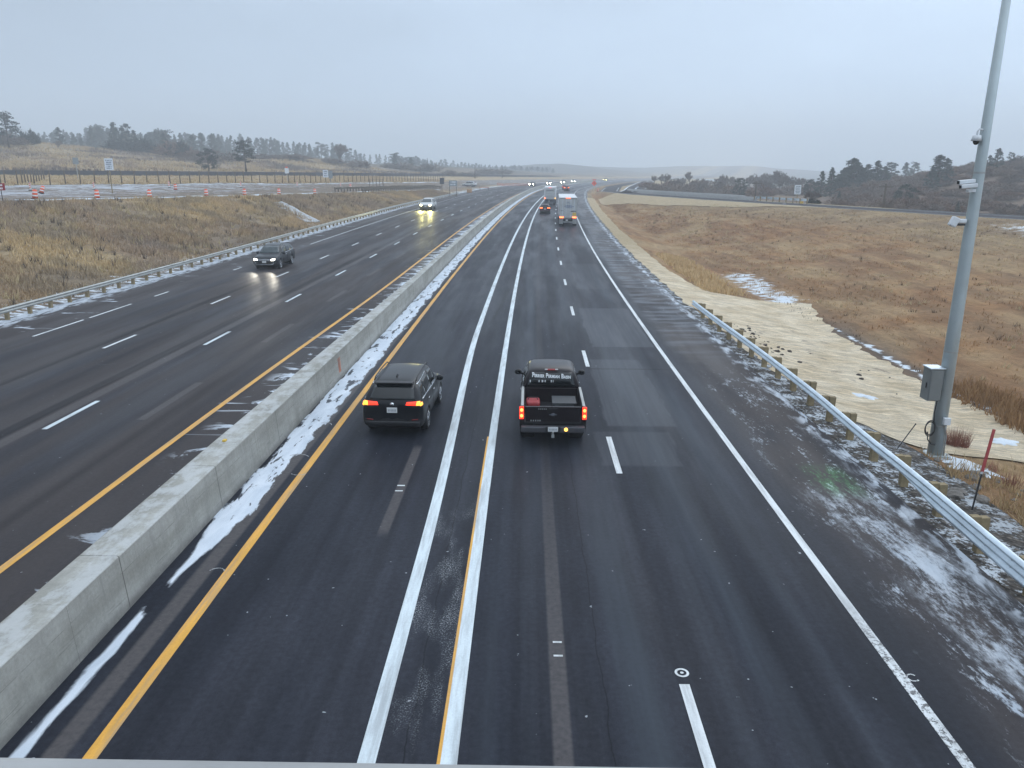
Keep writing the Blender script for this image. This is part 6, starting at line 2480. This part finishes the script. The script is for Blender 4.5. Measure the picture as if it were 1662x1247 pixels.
# delineator sticks
def stick(px, py, px1, py1, Y, label, two):
    X0, Y0, z0 = hit(px, py)
    d = pix_dir(px1, py1)
    p1 = Vector((0, 0, CAMH)) + d * (Y0 / d.y)
    e = empty('delineator_post', (X0, Y0, z0), 0, label, 'marker post')
    v = p1 - Vector((X0, Y0, z0))
    v.y += .25
    if two:
        MB().cyl((0, 0, -.2), v * .46, .022, None, 8).build('lower_post', M['trim'], e)
        MB().cyl(v * .46, v * .49, .03, None, 8).build('clip', M['bolt'], e)
        MB().box(v * .745, (.075, .03, v.length * .52), 0, Vector((0, 0, 1)).rotation_difference(v).to_matrix()).build('reflector_blade', M['marker_red'], e, bevel=.006)
    else:
        MB().cyl((0, 0, -.2), v, .017, None, 8).build('stem', M['trim'], e)
        MB().cyl(v * .97, v, .022, None, 8).build('cap', M['trim'], e)
    return e


stick(1576, 830, 1623, 703, 0, 'leaning marker post with black foot and faded red blade near the right edge', True)
stick(1450, 729, 1493, 692, 0, 'thin black stick leaning beside the guardrail left of the camera pole', False)
stick(1536, 700, 1538, 671, 0, 'short red marker blade just behind the camera pole', True)

# ------------------------------------------------------------------ rocks, clods, grasses
def rock_mesh(seed, mat, rough_=.28):
    rs_ = np.random.default_rng(seed)
    bm = bmesh.new()
    bmesh.ops.create_icosphere(bm, subdivisions=2, radius=.5)
    for v in bm.verts:
        k = 1 + rough_ * (vnoise(v.co.x * 2.5 + seed * 9, v.co.y * 2.5 + v.co.z * 3) * 2 - 1)
        v.co = Vector((v.co.x * k, v.co.y * k, v.co.z * k * .62))
    me = bpy.data.meshes.new('rock')
    bm.to_mesh(me)
    bm.free()
    me.materials.append(M[mat])
    return me


ROCK = [rock_mesh(s, 'rock') for s in range(4)]
CLOD = [rock_mesh(10 + s, 'clod', .4) for s in range(3)]
rs = np.random.default_rng(23)
for k in range(70):
    y_ = 11 + 12 * rs.random()
    u_ = 10.9 + (3.2 + 2.0 * (y_ < 19)) * rs.random() ** .8
    X = u_ + cxf(y_)
    if (X - PX) ** 2 + (y_ - PY) ** 2 < .5:
        continue
    o = link(bpy.data.objects.new('rock', ROCK[k % 4]))
    s_ = .10 + .28 * rs.random() ** 2
    o.location = (X, y_, gz(X, y_) + s_ * .1)
    o.scale = (s_ * (1 + .5 * rs.random()), s_, s_)
    o.rotation_euler = (0, 0, rs.random() * 6)
    tag(o, 'grey-brown rock among the snowy riprap behind the guardrail', 'rock', 'rocks behind the guardrail')
for k in range(42):
    if k < 30:
        y_ = 36.5 + 8.0 * rs.random()
        u_ = 11.7 + (y_ - 36) * .02 + abs(rs.normal()) * .55
    else:
        y_ = 31 + 9 * rs.random()
        u_ = 12.5 + 5 * rs.random()
    X = u_ + cxf(y_)
    o = link(bpy.data.objects.new('clod', CLOD[k % 3]))
    s_ = .07 + .15 * rs.random() ** 2
    o.location = (X, y_, gz(X, y_) + .04 + s_ * .15)
    o.scale = (s_ * (1 + .8 * rs.random()), s_, s_)
    o.rotation_euler = (0, 0, rs.random() * 6)
    tag(o, 'dark soil clod scattered on the pale straw mat', 'clod', 'soil clods on the straw mat')


def blades(name, X, Y, h0, wd, tintf, per=3, lift=0.):
    n = len(X)
    Z = ground_z(X, Y) + lift
    X = np.repeat(X, per); Y = np.repeat(Y, per); Z = np.repeat(Z, per)
    n = len(X)
    X = X + rng.normal(0, .10, n); Y = Y + rng.normal(0, .10, n)
    a = rng.random(n) * 2 * math.pi
    H = h0 * (.5 + .9 * rng.random(n))
    W_ = wd * (.6 + .8 * rng.random(n))
    lx, ly = rng.normal(0, .35, n) * H, rng.normal(0, .35, n) * H
    V = np.stack([np.stack([X - np.cos(a) * W_, Y - np.sin(a) * W_, Z - .03], 1), np.stack([X + np.cos(a) * W_, Y + np.sin(a) * W_, Z - .03], 1), np.stack([X + lx, Y + ly, Z + H], 1)], 1).reshape(-1, 3)
    t_ = tintf(X, Y) * (.86 + .28 * rng.random((n, 1)))
    me = tri_mesh(name, V, np.arange(len(V)).reshape(-1, 3), None, M['blades'], np.repeat(t_, 3, 0))
    return tag(link(bpy.data.objects.new(name, me)), kind='stuff')


def scatter(n, y0, y1, uf0, uf1, clump=None):
    Y = y0 + (y1 - y0) * rng.random(n) ** 1.25
    t_ = rng.random(n)
    a = np.array([uf0(v) for v in Y]); b = np.array([uf1(v) for v in Y])
    X = a + (b - a) * t_
    if clump:
        keep = fbm(X, Y, clump, 3, 91) > .28 + .32 * rng.random(n)
        X, Y = X[keep], Y[keep]
    return X, Y


seg4 = lambda X, Y: tint_at(X, Y, np.full(X.shape, 4)) * 1.75
seg9 = lambda X, Y: tint_at(X, Y, np.full(X.shape, 9)) * 1.5
X, Y = scatter(78000, 36, 235, lambda v: float(tab(v, UB)) + cxf(v) + .8, lambda v: cxf(v) - 30.2, 2.5)
blades('dry_grass', X, Y, .36, .05, seg4)
X, Y = scatter(34000, 26, 225, lambda v: float(tab(v, UD)) + cxf(v) + .4, lambda v: float(tab(v, XR)) - .6, 2.2)
mk = ~((Y > 124) & (X > tab(Y, XR) - 6.8))
X, Y = X[mk], Y[mk]
blades('dry_grass', X, Y, .15, .028, seg9)
# taller weeds standing out of the grass: dark seed stalks and bleached tussocks
X, Y = scatter(600, 36, 170, lambda v: float(tab(v, UB)) + cxf(v) + 1.5, lambda v: cxf(v) - 31, 6)
blades('weeds', X, Y, .62, .030, lambda X, Y: np.full((len(X), 3), 1.) * np.array([.10, .075, .055]), 12)
X, Y = scatter(800, 36, 170, lambda v: float(tab(v, UB)) + cxf(v) + 1.5, lambda v: cxf(v) - 31, 7)
blades('weeds', X, Y, .5, .035, lambda X, Y: np.full((len(X), 3), 1.) * np.array([.48, .38, .22]), 12)
X, Y = scatter(420, 28, 150, lambda v: float(tab(v, UD)) + cxf(v) + 1.5, lambda v: float(tab(v, XR)) - 8, 6)
blades('weeds', X, Y, .28, .024, lambda X, Y: np.full((len(X), 3), 1.) * np.array([.15, .10, .065]), 10)
X, Y = scatter(900, 28, 150, lambda v: float(tab(v, UD)) + cxf(v) + 3, lambda v: float(tab(v, XR)) - 4, 7)
blades('weeds', X, Y, .26, .028, lambda X, Y: np.full((len(X), 3), 1.) * np.array([.46, .36, .21]), 10)
X, Y = scatter(2600, 57.5, 84, lambda v: 13.0 + cxf(v), lambda v: 16.4 + cxf(v), 1.2)
blades('dry_grass', X, Y, .34, .05, lambda X, Y: np.full((len(X), 3), 1.) * np.array([.60, .43, .23]))
X, Y = scatter(26000, 110, 330, lambda v: float(tab(v, XO)) + .5, lambda v: float(tab(v, XF)) + 3, 5)
blades('dry_grass', X, Y, .35, .10, lambda X, Y: tint_at(X, Y, np.full(X.shape, 2)) * 1.4)
X, Y = scatter(30000, 215, 420, lambda v: float(tab(v, XO)) - 190, lambda v: float(tab(v, XO)) - 10, 9)
blades('dry_grass', X, Y, .8, .16, lambda X, Y: tint_at(X, Y, np.full(X.shape, 0)) * 1.4)
# near tussocks by the pole
X, Y = scatter(1700, 14, 23.4, lambda v: 12.3 + cxf(v), lambda v: 19.5 + cxf(v), .8)
blades('dry_grass', X, Y, .30, .014, lambda X, Y: np.full((len(X), 3), 1.) * np.array([.42, .30, .16]), 7)
X, Y = scatter(420, 26.5, 34, lambda v: 18.2 + cxf(v), lambda v: 20.4 + cxf(v), None)
blades('dry_grass', X, Y, .42, .03, lambda X, Y: np.full((len(X), 3), 1.) * np.array([.32, .19, .09]), 6)


def tuft(name, px, py, w_, h, n, mat, label):
    X0, Y0, z0 = hit(px, py)
    V, sh = [], []
    for i in range(n):
        a_ = rng.random() * 6.28
        r_ = w_ * math.sqrt(rng.random())
        b0 = np.array([r_ * math.cos(a_), r_ * math.sin(a_), -.05])
        tip = b0 * 1.35 + np.array([rng.normal() * .07, rng.normal() * .07, h * (.55 + .5 * rng.random())])
        s_ = np.array([math.cos(a_ * 3), math.sin(a_ * 3), 0]) * .007
        V += [b0 - s_, b0 + s_, tip]
        k = rng.random()
        sh += [k] * 3
    me = tri_mesh(name, np.array(V), np.arange(len(V)).reshape(-1, 3), sh, M[mat])
    o = link(bpy.data.objects.new(name, me))
    o.location = (X0, Y0, z0)
    return tag(o, label, 'plant')


tuft('red_grass', 1552, 726, .34, .80, 520, 'red_stems', 'upright reddish grass clump touching the right side of the camera pole')
tuft('red_grass', 1640, 790, .26, .60, 160, 'red_stems', 'thin reddish grass clump near the right edge below the straw mat')
tuft('red_grass', 1606, 765, .22, .45, 120, 'red_stems', 'sparse reddish stems beside the leaning marker post')
# small snow drifts lying on the grass
for px0, px1, py0, py1, lb in ((1540, 1612, 748, 772, 0), (1388, 1425, 640, 652, 0), (1600, 1662, 712, 730, 0)):
    A_, B_, C_, D_ = hit(px0, (py0 + py1) / 2), hit(px1, (py0 + py1) / 2), hit((px0 + px1) / 2, py0), hit((px0 + px1) / 2, py1)
    cxx, cyy = (A_[0] + B_[0]) / 2, (C_[1] + D_[1]) / 2
    rx_, ry_ = abs(B_[0] - A_[0]) / 2, abs(C_[1] - D_[1]) / 2
    v, f = [(cxx, cyy, gz(cxx, cyy) + .09)], []
    for rI, kk in ((1, .6), (2, 1.)):
        for i in range(22):
            a_ = 2 * math.pi * i / 22
            j_ = .9 + 1.1 * (float(vnoise(i * .8 + px0, 1.)) - .5) * (.5 + .5 * kk)
            x_, y_ = cxx + rx_ * kk * j_ * math.cos(a_), cyy + ry_ * kk * j_ * math.sin(a_)
            v.append((x_, y_, gz(x_, y_) + (.075 if rI == 1 else -.02)))
    for i in range(22):
        f.append((0, 1 + i, 1 + (i + 1) % 22))
        f.append((1 + i, 23 + i, 23 + (i + 1) % 22, 1 + (i + 1) % 22))
    o = MB().add(v, f).build('snow_drift', M['snowy'], None, True)
    tag(o, kind='stuff')

# ------------------------------------------------------------------ damp winter air
hz = MB().box((0, 1700, 75), (5600, 3900, 0)).v
q = MB()
q.box((0, 1650, 84), (6400, 3720, 196))
t = T('haze')
t.t.nodes.clear()
ou = t.n('ShaderNodeOutputMaterial')
pv = t.n('ShaderNodeVolumePrincipled')
pv.inputs['Color'].default_value = (.90, .95, 1.0, 1)
pv.inputs['Density'].default_value = .00098
pv.inputs['Anisotropy'].default_value = .2
t.t.links.new(pv.outputs[0], ou.inputs['Volume'])
o = q.build('haze', t.m)
o.data.materials.clear()
o.data.materials.append(t.m)
tag(o, kind='stuff')
